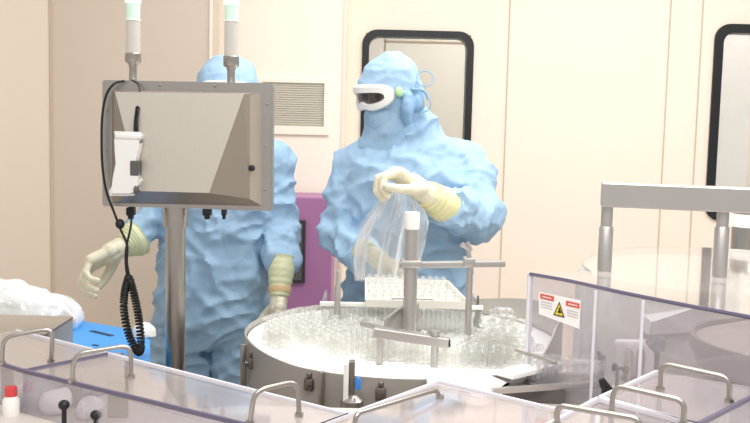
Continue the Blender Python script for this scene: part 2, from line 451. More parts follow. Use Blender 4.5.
# purple cabinet behind the persons
PY = 4.35
p0, p1 = aty(262, 196, PY), aty(331, 310, PY)
root = thing('purple_cabinet', 'purple cabinet with a dark screen standing between the two workers', 'cabinet', ((p0.x + p1.x) / 2, PY + .15, 0))
bm = NB(); box(bm, ((p0.x + p1.x) / 2 - .05, PY + .1325, p0.z / 2), (p1.x - p0.x + .1, .265, p0.z), bev=.006); obj('body', bm, M['purple'], root)
s0, s1 = aty(266, 219, PY), aty(305, 283, PY)
bm = NB(); box(bm, ((s0.x + s1.x) / 2, PY - .006, (s0.z + s1.z) / 2), (s1.x - s0.x, .02, s0.z - s1.z), bev=.005); sc_ = obj('screen', bm, M['screen'], root)
bm = NB(); box(bm, ((s0.x + s1.x) / 2, PY - .017, (s0.z + s1.z) / 2), (s1.x - s0.x - .03, .004, s0.z - s1.z - .03)); obj('screen_glass', bm, M['dark'], sc_)

# ------------------------------------------------------------------ people
def hand(parent, wrist, f, n, thumb, curl=(30, 45, 35), cuff_dir=None, cuff_len=.11, cuff_mat='cuffm', spread=1.0, thumb_fwd=.6, k=1.0, cr=(.036, .044), band=True):
    """gloved hand: f towards the fingers, n palm normal (curl direction), thumb = +1/-1 side"""
    wrist = V(wrist); f = V(f).normalized(); n = V(n); n = (n - f * n.dot(f)).normalized(); s = f.cross(n).normalized() * thumb
    bm = NB()
    bases = []
    for i, off in enumerate((.030, .010, -.010, -.029)):
        b = wrist + (f * (.088 - .004 * abs(i - 1.2)) + s * off) * k; bases.append(b)
        capsule(bm, wrist + (f * .012 + s * off * .55) * k, b, .0165 * k, .0135 * k)
    capsule(bm, wrist + (f * .03 + s * .02) * k, wrist + (f * .03 - s * .022) * k, .018 * k, .017 * k)
    capsule(bm, wrist - f * .02 * k, wrist + f * .03 * k, .026 * k, .026 * k)
    lens = ((.040, .026, .021), (.044, .030, .022), (.041, .028, .021), (.033, .021, .019))
    for i, b in enumerate(bases):
        a = 0; p = b; rr = (.0102, .0105, .0100, .0088)[i] * k
        sp = (.13, .04, -.05, -.14)[i] * spread
        for j in range(3):
            a += curl[j] + (i * 4 if j == 0 else 0); d = f * math.cos(R(a)) + n * math.sin(R(a)) + s * sp
            d.normalize(); q = p + d * lens[i][j] * k
            capsule(bm, p, q, rr * (1 - .07 * j), rr * (1 - .07 * (j + 1))); p = q
    t0 = wrist + (f * .022 + s * .026 + n * .006) * k; t1 = t0 + (f * .030 * thumb_fwd * 1.3 + s * .026 + n * .016) * k
    t2 = t1 + (f * .032 * thumb_fwd * 1.4 + s * .008 + n * .016) * k; t3 = t2 + (f * .026 - s * .004 + n * .010) * k
    capsule(bm, t0, t1, .016 * k, .0130 * k); capsule(bm, t1, t2, .0128 * k, .0110 * k); capsule(bm, t2, t3, .0110 * k, .0092 * k)
    g = fuse(bm, .0030, 3)
    for v in g.verts: v.co += V((0, 0, 1)) * .0012 * noise.noise(v.co * 55) + f * .001 * noise.noise(v.co * 80)
    o = obj('glove', g, M['glove'], parent, True)
    cd = V(cuff_dir).normalized() if cuff_dir is not None else -f
    bm = NB(); N = 22; pts = []; rs = []
    for i in range(N):
        t = i / (N - 1); pts.append(wrist + f * -.005 * k + cd * (cuff_len * t))
        rs.append(((.029 + (cr[1] - .029) * min(1, t * 1.5)) + .0016 * math.sin(i * 1.9) * (1 if t < .45 else .4)) * k)
    rs[-1] += .002; tube(bm, pts, 0, 22, rs)
    for v in bm.verts: v.co += (v.co - wrist).normalized() * .0025 * noise.noise(v.co * 30)
    c = obj('cuff', bm, M[cuff_mat], o, True)
    if band:
        bm = NB(); tube(bm, [wrist + cd * (.018 + .011 * j) for j in range(3)], 0, 22, [.0315 * k, .0345 * k, .0345 * k]); obj('wrist_band', bm, M['tape'], o, True)
    return o

def face_head(root, c, fwd, tilt, ks=(1, 1, 1)):
    """hooded head. c = head centre. returns after linking hood, goggles, mask"""
    fwd = V(fwd).normalized(); yaw = math.atan2(fwd.x, -fwd.y)   # 0 = facing -Y
    rot = (Matrix.Rotation(yaw, 3, 'Z') @ Matrix.Rotation(R(tilt), 3, 'X'))
    T = lambda x, y, z: V(c) + rot @ V((x, y, z))
    # face: skin under the goggles and mask
    bm = NB(); ellipsoid(bm, T(0, .005, .01), (.078, .098, .118), rot)
    capsule(bm, T(0, -.098, .015), T(0, -.113, -.018), .008, .014)      # nose
    ellipsoid(bm, T(0, -.06, -.085), (.045, .045, .04), rot)            # jaw
    for sx in (-1, 1):
        ellipsoid(bm, T(sx * .03, -.085, .045), (.024, .016, .008), rot)  # brow
        ellipsoid(bm, T(sx * .082, .01, 0), (.010, .02, .032), rot)     # ear
    ellipsoid(bm, T(0, -.094, -.052), (.024, .012, .009), rot)          # lips
    g = fuse(bm, .005, 3); hd = obj('face', g, M['skin'], root, True)
    for sx in (-1, 1):
        bm = NB(); ellipsoid(bm, T(sx * .03, -.083, .018), (.014, .012, .007), rot, 12); obj('eye', bm, M['eye'], hd, True)
    # hood: fabric shell with drape to the shoulders
    bm = NB()
    ellipsoid(bm, T(0, .012, .035), (.112, .128, .112), rot)
    ellipsoid(bm, T(0, .03, -.01), (.112, .115, .13), rot)
    ellipsoid(bm, T(0, -.03, -.085), (.092, .088, .07), rot)
    ellipsoid(bm, T(0, .02, .055), (.104, .122, .095), rot)
    loft(bm, [(V(c) + V((0, .05, -.24)), .125, .105), (V(c) + V((0, .04, -.17)), .108, .10), (V(c) + V((0, .02, -.11)), .102, .10), (V(c) + V((0, .02, -.03)), .10, .10)])
    g = fuse(bm, .0058, 3)
    inv = rot.transposed()
    # eye opening: push the fabric in behind the face
    cc = V(c)
    cloth(g, .0038, seed=3 + len(C.objects), axis=(1.3, 1.3, 2.6))
    for v in g.verts:
        l = inv @ (v.co - cc)
        if l.y < 0:
            q = (l.x / .074) ** 2 + ((l.z - .012) / .042) ** 2
            if q < 1.25: l.y += .05 * min(1, (1.25 - q) * 2.2)
            v.co = cc + rot @ l
        # elastic seam round the crown
    obj('hood', g, M['suit'], root, True)
    bm = NB(); ring = []
    for k in range(40):
        t = 2 * math.pi * k / 40; ring.append(T(.1 * math.cos(t) * 1.02, .012 + .126 * math.sin(t), .052 + .012 * math.sin(t)))
    # mask over nose and mouth
    bm = NB(); ellipsoid(bm, T(0, -.062, -.062), (.072, .066, .062), rot)
    ellipsoid(bm, T(0, -.095, -.03), (.030, .035, .03), rot)
    g = fuse(bm, .005, 4); cloth(g, .0022, seed=9, axis=(1, 1, 4)); mk = obj('face_mask', g, M['suit'], root, True)
    # goggles
    def gpt(u, v_, push=0):   # u -1..1 across, v -1..1 up; wraps round the face
        a = u * R(62); rr = .108 + push
        return T(rr * math.sin(a) * .93, -rr * math.cos(a) * 1.12 + .006, .022 + v_)
    bm = NB(); N = 28; rows = []
    for k in range(N * 2):
        t = 2 * math.pi * k / (N * 2); u = math.cos(t); vv = math.copysign(abs(math.sin(t)) ** .7, math.sin(t))
        hgt = .037 - .012 * (math.exp(-(u / .22) ** 2) if vv < 0 else 0)
        a = [(u * 1.02, vv * (hgt + .010), -.014), (u * 1.06, vv * (hgt + .012), .014), (u * 1.0, vv * (hgt + .006), .028), (u * .78, vv * (hgt - .014), .030), (u * .74, vv * (hgt - .018), .008)]
        rows.append([bm.verts.new(gpt(*q)) for q in a])
    for A, B in zip(rows, rows[1:] + rows[:1]):
        for j in range(4): bm.faces.new((A[j], A[j + 1], B[j + 1], B[j]))
        bm.faces.new((A[4], A[0], B[0], B[4]))
    gg = obj('goggles', bm, M['gog'], root, True)
    bm = NB(); grid = []
    for i in range(17):
        u = -.9 + 1.8 * i / 16; hh = .026 * (1 - abs(u) ** 4 * .6)
        grid.append([bm.verts.new(gpt(u * .9, hh * (j / 4 - 1), .020)) for j in range(9)])
    for A, B in zip(grid[:-1], grid[1:]):
        for j in range(8): bm.faces.new((A[j], A[j + 1], B[j + 1], B[j]))
    obj('lens', bm, M['lens'], gg, True)
    for sx in (-1, 1):
        bm = NB(); tube(bm, [T(sx * .106, -.035, .016), T(sx * .116, -.012, .016), T(sx * .110, .012, .014)], 0, 8, [.012, .009, .004]); obj('strap', bm, M['suit'], gg, True)
        bm = NB(); ellipsoid(bm, T(sx * .114, -.034, .024), (.010, .018, .018), rot, 12); obj('side_clip', bm, M['green'], gg, True)
    D3 = V((ks[0], ks[1], ks[2])); off = wpos(root)
    for o in root.children_recursive:
        if o.name.split('.')[0] in ('face', 'eye', 'hood', 'face_mask', 'goggles', 'lens', 'strap', 'side_clip'):
            for v in o.data.vertices:
                l = inv @ (v.co + off - cc); f_ = 1 if o.name[:4] != 'hood' else max(0, min(1, (v.co.z + off.z - cc.z + .17) / .08))
                v.co = cc + rot @ V((l.x * (1 + (D3.x - 1) * f_), l.y * (1 + (D3.y - 1) * f_), l.z * (1 + (D3.z - 1) * f_))) - off
    T_ = lambda x, y, z: T(x * ks[0], y * ks[1], z * ks[2])
    return T_, rot

def person(label, base, torso, shoulders, arms, legs, neck, head_c, fwd, tilt, seed, zones_extra=(), placket=None, ks=(1, 1, 1)):
    root = thing('person', label, 'person', base)
    bm = NB(); loft(bm, torso)
    zones = []
    for sh in shoulders: ellipsoid(bm, sh[0], sh[1])
    for chain in arms:
        for (a, ra), (b, rb) in zip(chain[:-1], chain[1:]): capsule(bm, a, b, ra, rb, 16)
        if len(chain) > 2:
            e = V(chain[-2][0]); zones.append((e + (V(chain[0][0]) - e) * .55, e, 9, .005, .12)); zones.append((e, V(chain[-1][0]), 11, .005, .12))
        zones.append((V(chain[0][0]), V(chain[0][0]) + (V(chain[1][0]) - V(chain[0][0])) * .4, 4, .006, .15))
    for chain in legs:
        for (a, ra), (b, rb) in zip(chain[:-1], chain[1:]): capsule(bm, a, b, ra, rb, 16)
        zones.append((V(chain[0][0]), V(chain[1][0]), 5, .007, .17)); zones.append((V(chain[1][0]), V(chain[2][0]), 7, .008, .16))
    capsule(bm, neck[0], neck[1], .095, .08, 16)
    g = fuse(bm, .0085, 9); cloth(g, .0105, tuple(zones) + tuple(zones_extra), seed)
    if placket:
        for v in g.verts:
            if v.normal.y < -.5 and placket[1] < v.co.z < placket[2]:
                dx = abs(v.co.x - placket[0] - .012 * noise.noise(V((0, 0, v.co.z * 4))))
                if dx < .030: v.co.y -= .0065 * min(1, (.030 - dx) / .008) * (1 + .5 * noise.noise(V((1, 2, v.co.z * 22))))
    body = obj('body', g, M['suit'], root, True)
    # shoes
    for chain in legs:
        a = V(chain[-1][0]); bm = NB(); ellipsoid(bm, (a.x, a.y - .06, .045), (.055, .145, .042)); ellipsoid(bm, (a.x, a.y, .07), (.05, .06, .07))
        gg = fuse(bm, .007, 3)
        for v in gg.verts: v.co.z = max(v.co.z, 0.001)
        obj('shoe_cover', gg, M['suit'], root, True)
    T, rot = face_head(root, head_c, fwd, tilt, ks)
    return root, body, T

# the worker at the table
Y2 = 3.32
def q(px, py, y): return aty(px, py, y)
hx = q(390, 97, Y2 - .03)
cx2 = q(408, 200, Y2).x
def ring2(py, px, y, rx, ry): p = q(px, py, y); return (p, rx, ry, 0)
torso2 = [ring2(345, 408, Y2 + .05, .21, .145), ring2(300, 410, Y2 + .04, .215, .15), ring2(255, 409, Y2 + .02, .212, .15), ring2(210, 408, Y2, .225, .155), ring2(175, 408, Y2, .228, .15),
          ring2(152, 407, Y2 + .02, .21, .13), ring2(143, 407, Y2 + .03, .175, .115), ring2(134, 405, Y2 + .03, .14, .11), ring2(122, 402, Y2 + .03, .115, .105), ring2(105, 400, Y2, .085, .08)]
torso2 = torso2[::-1]
shL, shR = q(354, 168, Y2 + .02), q(464, 167, Y2 + .02)
elL, elR = q(342, 240, Y2 - .04), q(478, 217, Y2 - .1)
wrL, wrR = q(366, 257, Y2 - .26), q(450, 209, Y2 - .28)
hipz = .88
root2, body2, T2 = person('person in blue coverall, hood and white goggles holding a clear plastic bag over the table', (cx2, Y2, 0),
    torso2, [(shL, (.08, .085, .09)), (shR, (.085, .085, .09))],
    [[(shL, .078), (elL, .070), (wrL, .052)], [(shR, .085), (elR, .088), (wrR, .066)]],
    [[(V((cx2 - .10, Y2 + .05, .95)), .125), (V((cx2 - .12, Y2 + .03, .5)), .09), (V((cx2 - .13, Y2 + .05, .1)), .072)],
     [(V((cx2 + .10, Y2 + .05, .95)), .125), (V((cx2 + .12, Y2 + .03, .5)), .09), (V((cx2 + .13, Y2 + .05, .1)), .072)]],
    (q(404, 140, Y2 + .03), q(400, 112, Y2)), hx, (-.83, -.56, 0), 16, 1, ks=(.90, .83, .98))
# piping behind mask and the mask worn with loose ear loops
bm = NB(); ellipsoid(bm, T2(.098, .0, -.035), (.022, .05, .055)); ellipsoid(bm, T2(.104, .05, -.03), (.02, .032, .036))
gq = fuse(bm, .005, 3); cloth(gq, .0035, seed=21, axis=(1, 1, 3)); mk2 = obj('mask_flap', gq, M['suit_d'], root2, True)
bm = NB(); c0 = q(425, 80, Y2 - .09); pts = []
for k in range(20):
    t = 2 * math.pi * k / 20; pts.append(c0 + V((.030 * math.cos(t), .012 * math.sin(t), .026 * math.sin(t) + .004)))
tube(bm, pts, .0022, 6, closed=True)
c1 = q(423, 104, Y2 - .10); tube(bm, [c1 + V((.026 * math.cos(R(a)), 0, .026 * math.sin(R(a)))) for a in range(-110, 60, 12)], .0028, 6)
tube(bm, smoothpath([q(411, 89, Y2 - .11), q(420, 90, Y2 - .10), q(426, 93, Y2 - .10), q(428, 99, Y2 - .10)]), .005, 7)
obj('ear_loop', bm, M['suit_d'], mk2, True)
# hands of the worker
hR = hand(root2, q(424, 192, Y2 - .37), V((-.78, -.2, .50)), V((-.5, -.25, -1)), 1, (48, 62, 45), V(wrR - q(424, 192, Y2 - .37)), .125, 'cuffy', k=1.34, cr=(.036, .042))
hL = hand(root2, q(370, 255, Y2 - .30), V((.72, -.2, -.28)), V((.1, -.35, -1)), 1, (26, 36, 26), V((-.5, .6, .35)), .035, 'cuffm', k=1.25, cr=(.028, .030), band=False)

# the worker behind the control box
Y1 = 3.42
def ring1(py, px, rx, ry, dy=0): return (q(px, py, Y1 + dy), rx, ry, 0)
torso1 = [ring1(115, 226, .085, .08), ring1(128, 226, .105, .095, .02), ring1(140, 226, .16, .105, .02), ring1(155, 226, .205, .125, .02), ring1(185, 223, .205, .14), ring1(220, 219, .195, .14),
          ring1(255, 214, .198, .15), ring1(290, 212, .205, .155), ring1(318, 210, .208, .155), ring1(334, 209, .20, .14), ring1(344, 209, .17, .11)]
s1L, s1R = q(170, 163, Y1 + .02), q(273, 168, Y1 + .02)
e1R, w1R = q(281, 222, Y1 - .02), q(280, 258, Y1 - .10)
e1L, w1L = q(160, 212, Y1 + .03), q(137, 236, Y1 - .12)
root1, body1, T1 = person('person in blue coverall standing behind the steel control box, arms lowered', (q(208, 340, Y1).x, Y1, 0),
    torso1, [(s1L, (.08, .085, .08)), (s1R, (.078, .085, .08))],
    [[(s1L, .078), (e1L, .068), (w1L, .056)], [(s1R, .076), (e1R, .064), (w1R, .056)]],
    [[(q(182, 330, Y1), .115), (q(178, 385, Y1), .112), (V((q(172, 405, Y1).x, Y1 + .03, .1)), .08)],
     [(q(238, 330, Y1), .108), (q(241, 385, Y1), .102), (V((q(248, 405, Y1).x, Y1 + .03, .1)), .075)]],
    (q(226, 140, Y1 + .03), q(227, 118, Y1)), q(228, 98, Y1 - .02), (0.05, -1, 0), 6, 2, placket=(q(211, 280, Y1 - .15).x, q(211, 335, Y1 - .15).z, q(211, 200, Y1 - .15).z))
# centre placket
bm = NB()
hand(root1, q(279, 298, Y1 - .17), V((-.05, -.35, -1)), V((-1, -.4, 0)), 1, (14, 20, 16), V((.03, .35, 1)), .14, 'cuffm', k=1.18, cr=(.03, .040))
hand(root1, q(122, 247, Y1 - .2), V((-.75, -.35, -.42)), V((.45, -.35, -1)), -1, (30, 52, 40), V((.55, .5, .36)), .06, 'cuffm', k=1.4, band=False)

# ------------------------------------------------------------------ control box on its post
YB = 2.5
def qb(px, py, d=0): return aty(px, py, YB - d)
root = thing('control_box', 'large stainless steel control box on a round post, back side towards us', 'control panel', (qb(176, 300).x, YB + .06, 0))
A, B_, Cc, D = qb(102, 80), qb(273, 83), qb(272, 211), qb(102, 206)
bm = NB(); extrude_poly(bm, [A, B_, Cc, D], V((0, .045, 0)))
bmesh.ops.bevel(bm, geom=bm.edges[:], offset=.003, segments=2, affect='EDGES'); fl = obj('flange', bm, M['steel_h'], root)
bm = NB()
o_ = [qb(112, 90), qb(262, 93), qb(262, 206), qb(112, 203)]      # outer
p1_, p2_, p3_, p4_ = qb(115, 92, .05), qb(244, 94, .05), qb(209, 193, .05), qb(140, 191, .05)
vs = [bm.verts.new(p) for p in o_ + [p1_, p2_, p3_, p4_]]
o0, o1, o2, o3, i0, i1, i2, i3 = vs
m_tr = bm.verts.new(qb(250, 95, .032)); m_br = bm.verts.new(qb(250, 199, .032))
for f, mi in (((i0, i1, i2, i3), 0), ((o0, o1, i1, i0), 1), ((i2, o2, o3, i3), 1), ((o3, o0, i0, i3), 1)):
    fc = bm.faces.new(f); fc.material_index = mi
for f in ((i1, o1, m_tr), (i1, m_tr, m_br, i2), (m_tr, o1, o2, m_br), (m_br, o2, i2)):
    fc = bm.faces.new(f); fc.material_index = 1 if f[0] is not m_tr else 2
obj('housing', bm, [M['sheet'], M['facet'], M['box']], root)  # one sheet; slanted faces coloured darker to imitate their shade
bm = NB(); k_ = qb(252, 168, .036); M3 = Matrix.Rotation(R(90), 3, 'X')
lathe(bm, k_ + V((0, .004, 0)), [(.0001, .012), (.005, .012), (.008, .010), (.008, 0), (.0001, 0)], 14, M3=M3)
obj('hole_plug', bm, M['black'], root, True)
for px, py in ((267, 104), (266, 146), (265, 190), (107, 110), (106, 150), (106, 190), (160, 85), (215, 86)):
    bm = NB(); lathe(bm, qb(px, py), [(.0001, .004), (.002, .0035), (.0035, .001), (.0035, -.002)], 10, M3=M3); obj('rivet', bm, M['steel'], root, True)
bm = NB()
pb = qb(176, 205); yc = YB + .05
tube(bm, [(aty(176, 206, yc).x, yc, aty(176, 206, yc).z - .055), (aty(176, 206, yc).x, yc, .02)], .0265, 28)
post = obj('post', bm, M['steel'], root, True)
bm = NB(); t_ = aty(176, 206, yc); tube(bm, [(t_.x, yc, t_.z + .01), (t_.x, yc, t_.z - .055), (t_.x, yc, t_.z - .056)], 0, 28, [.036, .033, .0265]); obj('collar', bm, M['steel'], root, True)
bm = NB(); lathe(bm, (t_.x, yc, 0), [(.0001, .02), (.09, .018), (.1, .0), (.0001, 0)], 32); obj('base_plate', bm, M['steel'], root, True)
for px, w_ in ((129, .020), (206, .022), (223, .012)):
    bm = NB(); p = qb(px, 212); box(bm, (p.x, YB + .02, p.z), (w_, .03, .022), bev=.003); box(bm, (p.x, YB + .02, p.z - .014), (w_ * .6, .02, .014), bev=.002); obj('cable_gland', bm, M['black'], root)

def beacon(px, ybase, top, lab):
    b = aty(px, ybase, YB + .02); s = YB / F_PX; h = lambda py: aty(px, py, YB + .02).z
    r = thing('beacon_light', lab, 'signal light', b, 'beacon lights on the control box')
    z = [h(t) for t in top]   # collar bottom, collar top, green ring bottom, green top
    bm = NB(); lathe(bm, (b.x, b.y, 0), [(.0001, b.z), (.012, b.z), (.0105, b.z + .012), (.0105, z[0] - .01), (.014, z[0]), (.0001, z[0])], 20); obj('stem', bm, M['steel'], r, True)
    bm = NB(); lathe(bm, (b.x, b.y, 0), [(.0001, z[0]), (.018, z[0]), (.021, z[0] + .004), (.021, z[1] - .002), (.019, z[1]), (.0001, z[1])], 24); obj('collar', bm, M['steel'], r, True)
    bm = NB(); lathe(bm, (b.x, b.y, 0), [(.0001, z[1]), (.0185, z[1]), (.0185, z[2]), (.0001, z[2])], 24); obj('tube', bm, M['lampt'], r, True)
    bm = NB(); lathe(bm, (b.x, b.y, 0), [(.0001, z[2]), (.0205, z[2]), (.0205, z[2] + .004), (.0001, z[2] + .004)], 24); obj('ring', bm, M['gog'], r, True)
    bm = NB(); lathe(bm, (b.x, b.y, 0), [(.0001, z[2] + .004), (.018, z[2] + .004), (.0185, z[3]), (.0001, z[3])], 24); obj('green_lens', bm, M['lampg'], r, True)
    bm = NB(); lathe(bm, (b.x, b.y, 0), [(.0001, z[3]), (.0205, z[3]), (.0205, z[3] + .05), (.015, z[3] + .06), (.0001, z[3] + .062)], 24); obj('lamp_cap', bm, M['lampw'], r, True)
beacon(133, 82, (63, 53, 21, 3), 'green and white signal light with steel stem by the scanner, top of control box')
beacon(231, 84, (67, 56, 22, 5), 'green and white signal light with steel stem in front of the blue hood')

# scanner in its holder
r = thing('barcode_scanner', 'white handheld barcode scanner hanging on the back of the control box', 'scanner', qb(127, 196, .075))
def qs(px, py): return aty(px, py, YB - .055)
prof = [(117, 131), (142, 132), (143, 139), (140, 143), (139, 160), (140, 174), (144, 180), (138, 188), (136, 195), (113, 195), (112, 190), (119, 178), (122, 163), (121, 150), (118, 139)]
bm = NB(); P_ = [qs(*p) for p in prof]; extrude_poly(bm, P_, V((0, -.034, 0)))
bmesh.ops.bevel(bm, geom=[e for e in bm.edges if abs((e.verts[0].co - e.verts[1].co).y) < .001], offset=.007, segments=3, affect='EDGES')
obj('body', bm, M['scan'], r, True)
bm = NB(); a, b = qs(133.5, 160), qs(142.5, 175); box(bm, ((a.x + b.x) / 2, YB - .075, (a.z + b.z) / 2), (b.x - a.x, .034, a.z - b.z), bev=.003); obj('trigger_grip', bm, M['scan_d'], r)
bm = NB(); c_ = qs(139, 189); ellipsoid(bm, (c_.x, YB - .085, c_.z), (.006, .012, .012)); obj('scan_window', bm, M['dark'], r, True)
bm = NB(); c_ = qs(131, 136); box(bm, (c_.x, YB - .07, c_.z), (.066, .046, .015), bev=.005); obj('holder', bm, M['scan'], r, True)
# black cables
def cable(nm, pts, rad, lab, parent=None, coil=None):
    bm = NB(); pth = smoothpath(pts, 10)
    tube(bm, pth, rad, 8)
    if coil:
        L = 0; hp = []; n_ = coil[1]; pp = smoothpath(coil[0], 30); m = len(pp)
        for i in range(n_ * 10):
            t = i / (n_ * 10) * (m - 1); k = int(t); p = pp[k].lerp(pp[min(k + 1, m - 1)], t - k)
            d = (pp[min(k + 1, m - 1)] - pp[max(k - 1, 0)]).normalized(); u, v = frame_of(d); a = 2 * math.pi * i / 10
            hp.append(p + (u * math.cos(a) + v * math.sin(a)) * coil[2])
        tube(bm, hp, coil[3], 6)
    o = obj(nm, bm, M['black'], parent, True)
    if lab: tag(o, lab, 'cable')
    return o
def qc(px, py, d=.03): return aty(px, py, YB - d)
cable('scanner_cable', [qc(124, 81, .01), qc(114, 84, .03), qc(106, 96, .03), (qc(102, 120, .03)), qc(102, 160, .03), qc(106, 190, .03), qc(114, 212, .03), qc(120, 228, .03), qc(127, 245, .03), qc(127, 262, .03), qc(129, 275, .03)], .0032,
      'black cable looping over the left edge of the steel control box')
cable('coiled_cord', [qc(128, 279, .02), qc(126, 268, .02), qc(126, 250, .02), qc(131, 225, .02), qc(131, 212, .0)], .003, 'black coiled cord hanging in a long loop below the control box',
      coil=([qc(129, 276, .03), qc(125, 290, .03), qc(124, 310, .03), qc(129, 335, .03), qc(138, 352, .03), qc(141, 345, .03), qc(139, 320, .03), qc(135, 298, .03), qc(130, 280, .03)], 62, .008, .0034))
cable('scanner_lead', [qs(136, 131), qc(136, 122, .06), qc(137, 112, .05), qc(139, 104, .04), qc(140, 92, .03), qc(138, 84, .01), qc(132, 80, .0)], .0022, 'black coiled lead rising from the top of the barcode scanner',
      coil=([qs(136, 131), qc(136, 122, .06), qc(138, 107, .05)], 14, .0045, .002))
bm = NB(); ellipsoid(bm, qc(120, 224), (.012, .012, .013)); tag(obj('cable_ball', bm, M['black'], None, True), 'small black ball clamp on the cable below the control box', 'cable clamp')

# ------------------------------------------------------------------ the vial turntable
TC = V((.085, 2.6, 0)); TR = .432; TZ = .95
root = thing('vial_turntable', 'round turntable with white disc and grey steel rim, covered in vials', 'turntable', (TC.x, TC.y, 0))
bm = NB(); lathe(bm, TC, [(.0001, TZ), (TR - .004, TZ), (TR - .004, TZ - .012), (.0001, TZ - .012)], 72); obj('disc', bm, M['disc'], root, True)
bm = NB(); N = 96; rows = []
def rimtop(a):   # a: 0 = right, 90 = back, 270 = front (near)
    a = a % 360
    if a < 75: return TZ + .016 + .074 * math.cos(R(a * 1.2))
    if a < 200: return TZ + .016
    if a < 235: return TZ + .016 * (235 - a) / 35
    if a < 318: return TZ + .001
    if a < 335: return TZ + .09 * (a - 318) / 17
    return TZ + .09
for k in range(N):
    a = 360 * k / N; ct, st = math.cos(R(a)), math.sin(R(a)); zt = rimtop(a)
    rows.append([bm.verts.new((TC.x + ct * r_, TC.y + st * r_, z_)) for r_, z_ in ((TR + .004, TZ - .10), (TR + .004, zt), (TR, zt), (TR, TZ - .10))])
for A, B in zip(rows, rows[1:] + rows[:1]):
    for j in range(4): bm.faces.new((A[j], A[(j + 1) % 4], B[(j + 1) % 4], B[j]))
obj('rim', bm, M['band'], root, True)
bm = NB(); lathe(bm, TC, [(.0001, TZ - .10), (TR - .01, TZ - .10), (TR - .012, TZ - .115), (.27, TZ - .13), (.25, .0), (.0001, 0)], 48); obj('pedestal', bm, M['dark'], root, True)
for a in (205, 238, 262, 283):
    p = V((TC.x + math.cos(R(a)) * (TR + .008), TC.y + math.sin(R(a)) * (TR + .008), TZ - .035))
    bm = NB(); box(bm, p, (.014, .024, .03), rz=R(a), bev=.003)
    box(bm, p + V((0, 0, .022)), (.01, .012, .014), rz=R(a), bev=.003)
    lathe(bm, p + V((math.cos(R(a)), math.sin(R(a)), 0)) * .006, [(.0001, .008), (.006, .008), (.006, 0), (.0001, 0)], 10, M3=Matrix.Rotation(R(a), 3, 'Z') @ Matrix.Rotation(R(90), 3, 'Y'))
    obj('clip', bm, M['steel_d'], root, True)
for px, a in ((248, 199), (323, 243)):
    p = V((TC.x + math.cos(R(a)) * (TR + .014), TC.y + math.sin(R(a)) * (TR + .014), 0))
    bm = NB(); box(bm, (p.x, p.y, TZ - .07), (.016, .010, .15), rz=R(a), bev=.002); box(bm, (p.x, p.y, TZ - .145), (.03, .03, .012), rz=R(a)); obj('bracket', bm, M['steel'], root, True)
# white guide plate standing at the front, its foot, and a blue fitting
p = aty(349, 380, 2.14)
r2 = thing('guide_plate', 'white upright guide plate with steel edge at the front of the turntable', 'plate', (p.x, p.y, aty(349, 400, 2.14).z))
bm = NB(); a, b = aty(345, 361, 2.14), aty(350, 399, 2.14); box(bm, ((a.x + b.x) / 2 - .003, 2.14, (a.z + b.z) / 2), (.012, .05, a.z - b.z), bev=.002); obj('plate', bm, M['white'], r2)
bm = NB(); box(bm, ((a.x + b.x) / 2 + .010, 2.14, (a.z + b.z) / 2), (.013, .02, a.z - b.z + .004), bev=.002); obj('edge', bm, M['steel_d'], r2)
bm = NB(); c_ = aty(352, 400, 2.13); lathe(bm, c_, [(.0001, .012), (.012, .012), (.026, .0), (.026, -.03), (.0001, -.03)], 16); obj('foot', bm, M['steel'], r2, True)
bm = NB(); c_ = aty(358, 384, 2.12); lathe(bm, c_ + V((0, 0, -.012)), [(.0001, 0), (.007, 0), (.007, .024), (.004, .028), (.0001, .028)], 12); obj('fitting', bm, M['bluedot'], r2, True)
# outfeed chute: white strip leading right
z = TZ + .012
poly = [atz(425, 367, z), atz(480, 371, z), atz(512, 384, z), atz(482, 397, z), atz(428, 385, z)]
bm = NB(); prism(bm, [(p.x, p.y) for p in poly], z - .022, z); bmesh.ops.bevel(bm, geom=bm.edges[:], offset=.002, segments=1, affect='EDGES')
tag(obj('outfeed_slide', bm, M['disc']), 'glossy white slide plate at the front edge of the turntable, leading right', 'plate')

# ------------------------------------------------------------------ holding bracket over the disc
MY = 2.42
def qm(px, py, y=MY): return aty(px, py, y)
root = thing('support_stand', 'grey steel stand with white-capped post and cross arms above the vials', 'stand', (qm(411, 340).x, MY, TZ))
pt, pbm = qm(412, 229), qm(411, 333)
bm = NB(); tube(bm, [(pt.x, MY, pt.z), (pt.x, MY, pbm.z)], .0185 * .93, 24); obj('post', bm, M['alu'], root, True)
bm = NB(); tp = qm(412, 212); tube(bm, [(pt.x, MY, pt.z), (pt.x, MY, tp.z - .002), (pt.x, MY, tp.z)], 0, 24, [.019, .019, .0175]); obj('cap', bm, M['white'], root, True)
bm = NB(); a, b = qm(399, 265), qm(505, 263.5); beam(bm, a, b, .024, .0155, bev=.002)
box(bm, (pt.x, MY, (a.z + b.z) / 2), (.052, .05, .02), bev=.004); obj('upper_arm', bm, M['alu'], root, True)
bm = NB(); c_ = qm(469, 262); box(bm, c_, (.03, .036, .026), bev=.004)
tube(bm, [c_ + V((0, -.005, .01)), c_ + V((-.003, -.005, .035)), c_ + V((-.022, -.01, .047))], .006, 8); tube(bm, [c_ + V((0.004, -.005, .03)), c_ + V((-.006, -.005, .052))], .005, 8)
obj('clamp', bm, M['alu'], root, True)
bm = NB(); a = qm(470, 266); b = qm(469, 352); tube(bm, [a, (a.x, a.y, TZ + .001)], .0085, 16); obj('rod', bm, M['alu'], root, True)
bm = NB()
extrude_poly(bm, [qm(384, 333, 2.36), qm(384, 321, 2.36), qm(404, 306, 2.44), qm(419, 304, 2.46), qm(419, 325, 2.46), qm(400, 331, 2.40)], V((0, .03, 0)))
beam(bm, qm(361, 323, 2.37), qm(392, 331, 2.35), .014, .012)
obj('bracket', bm, M['alu'], root)
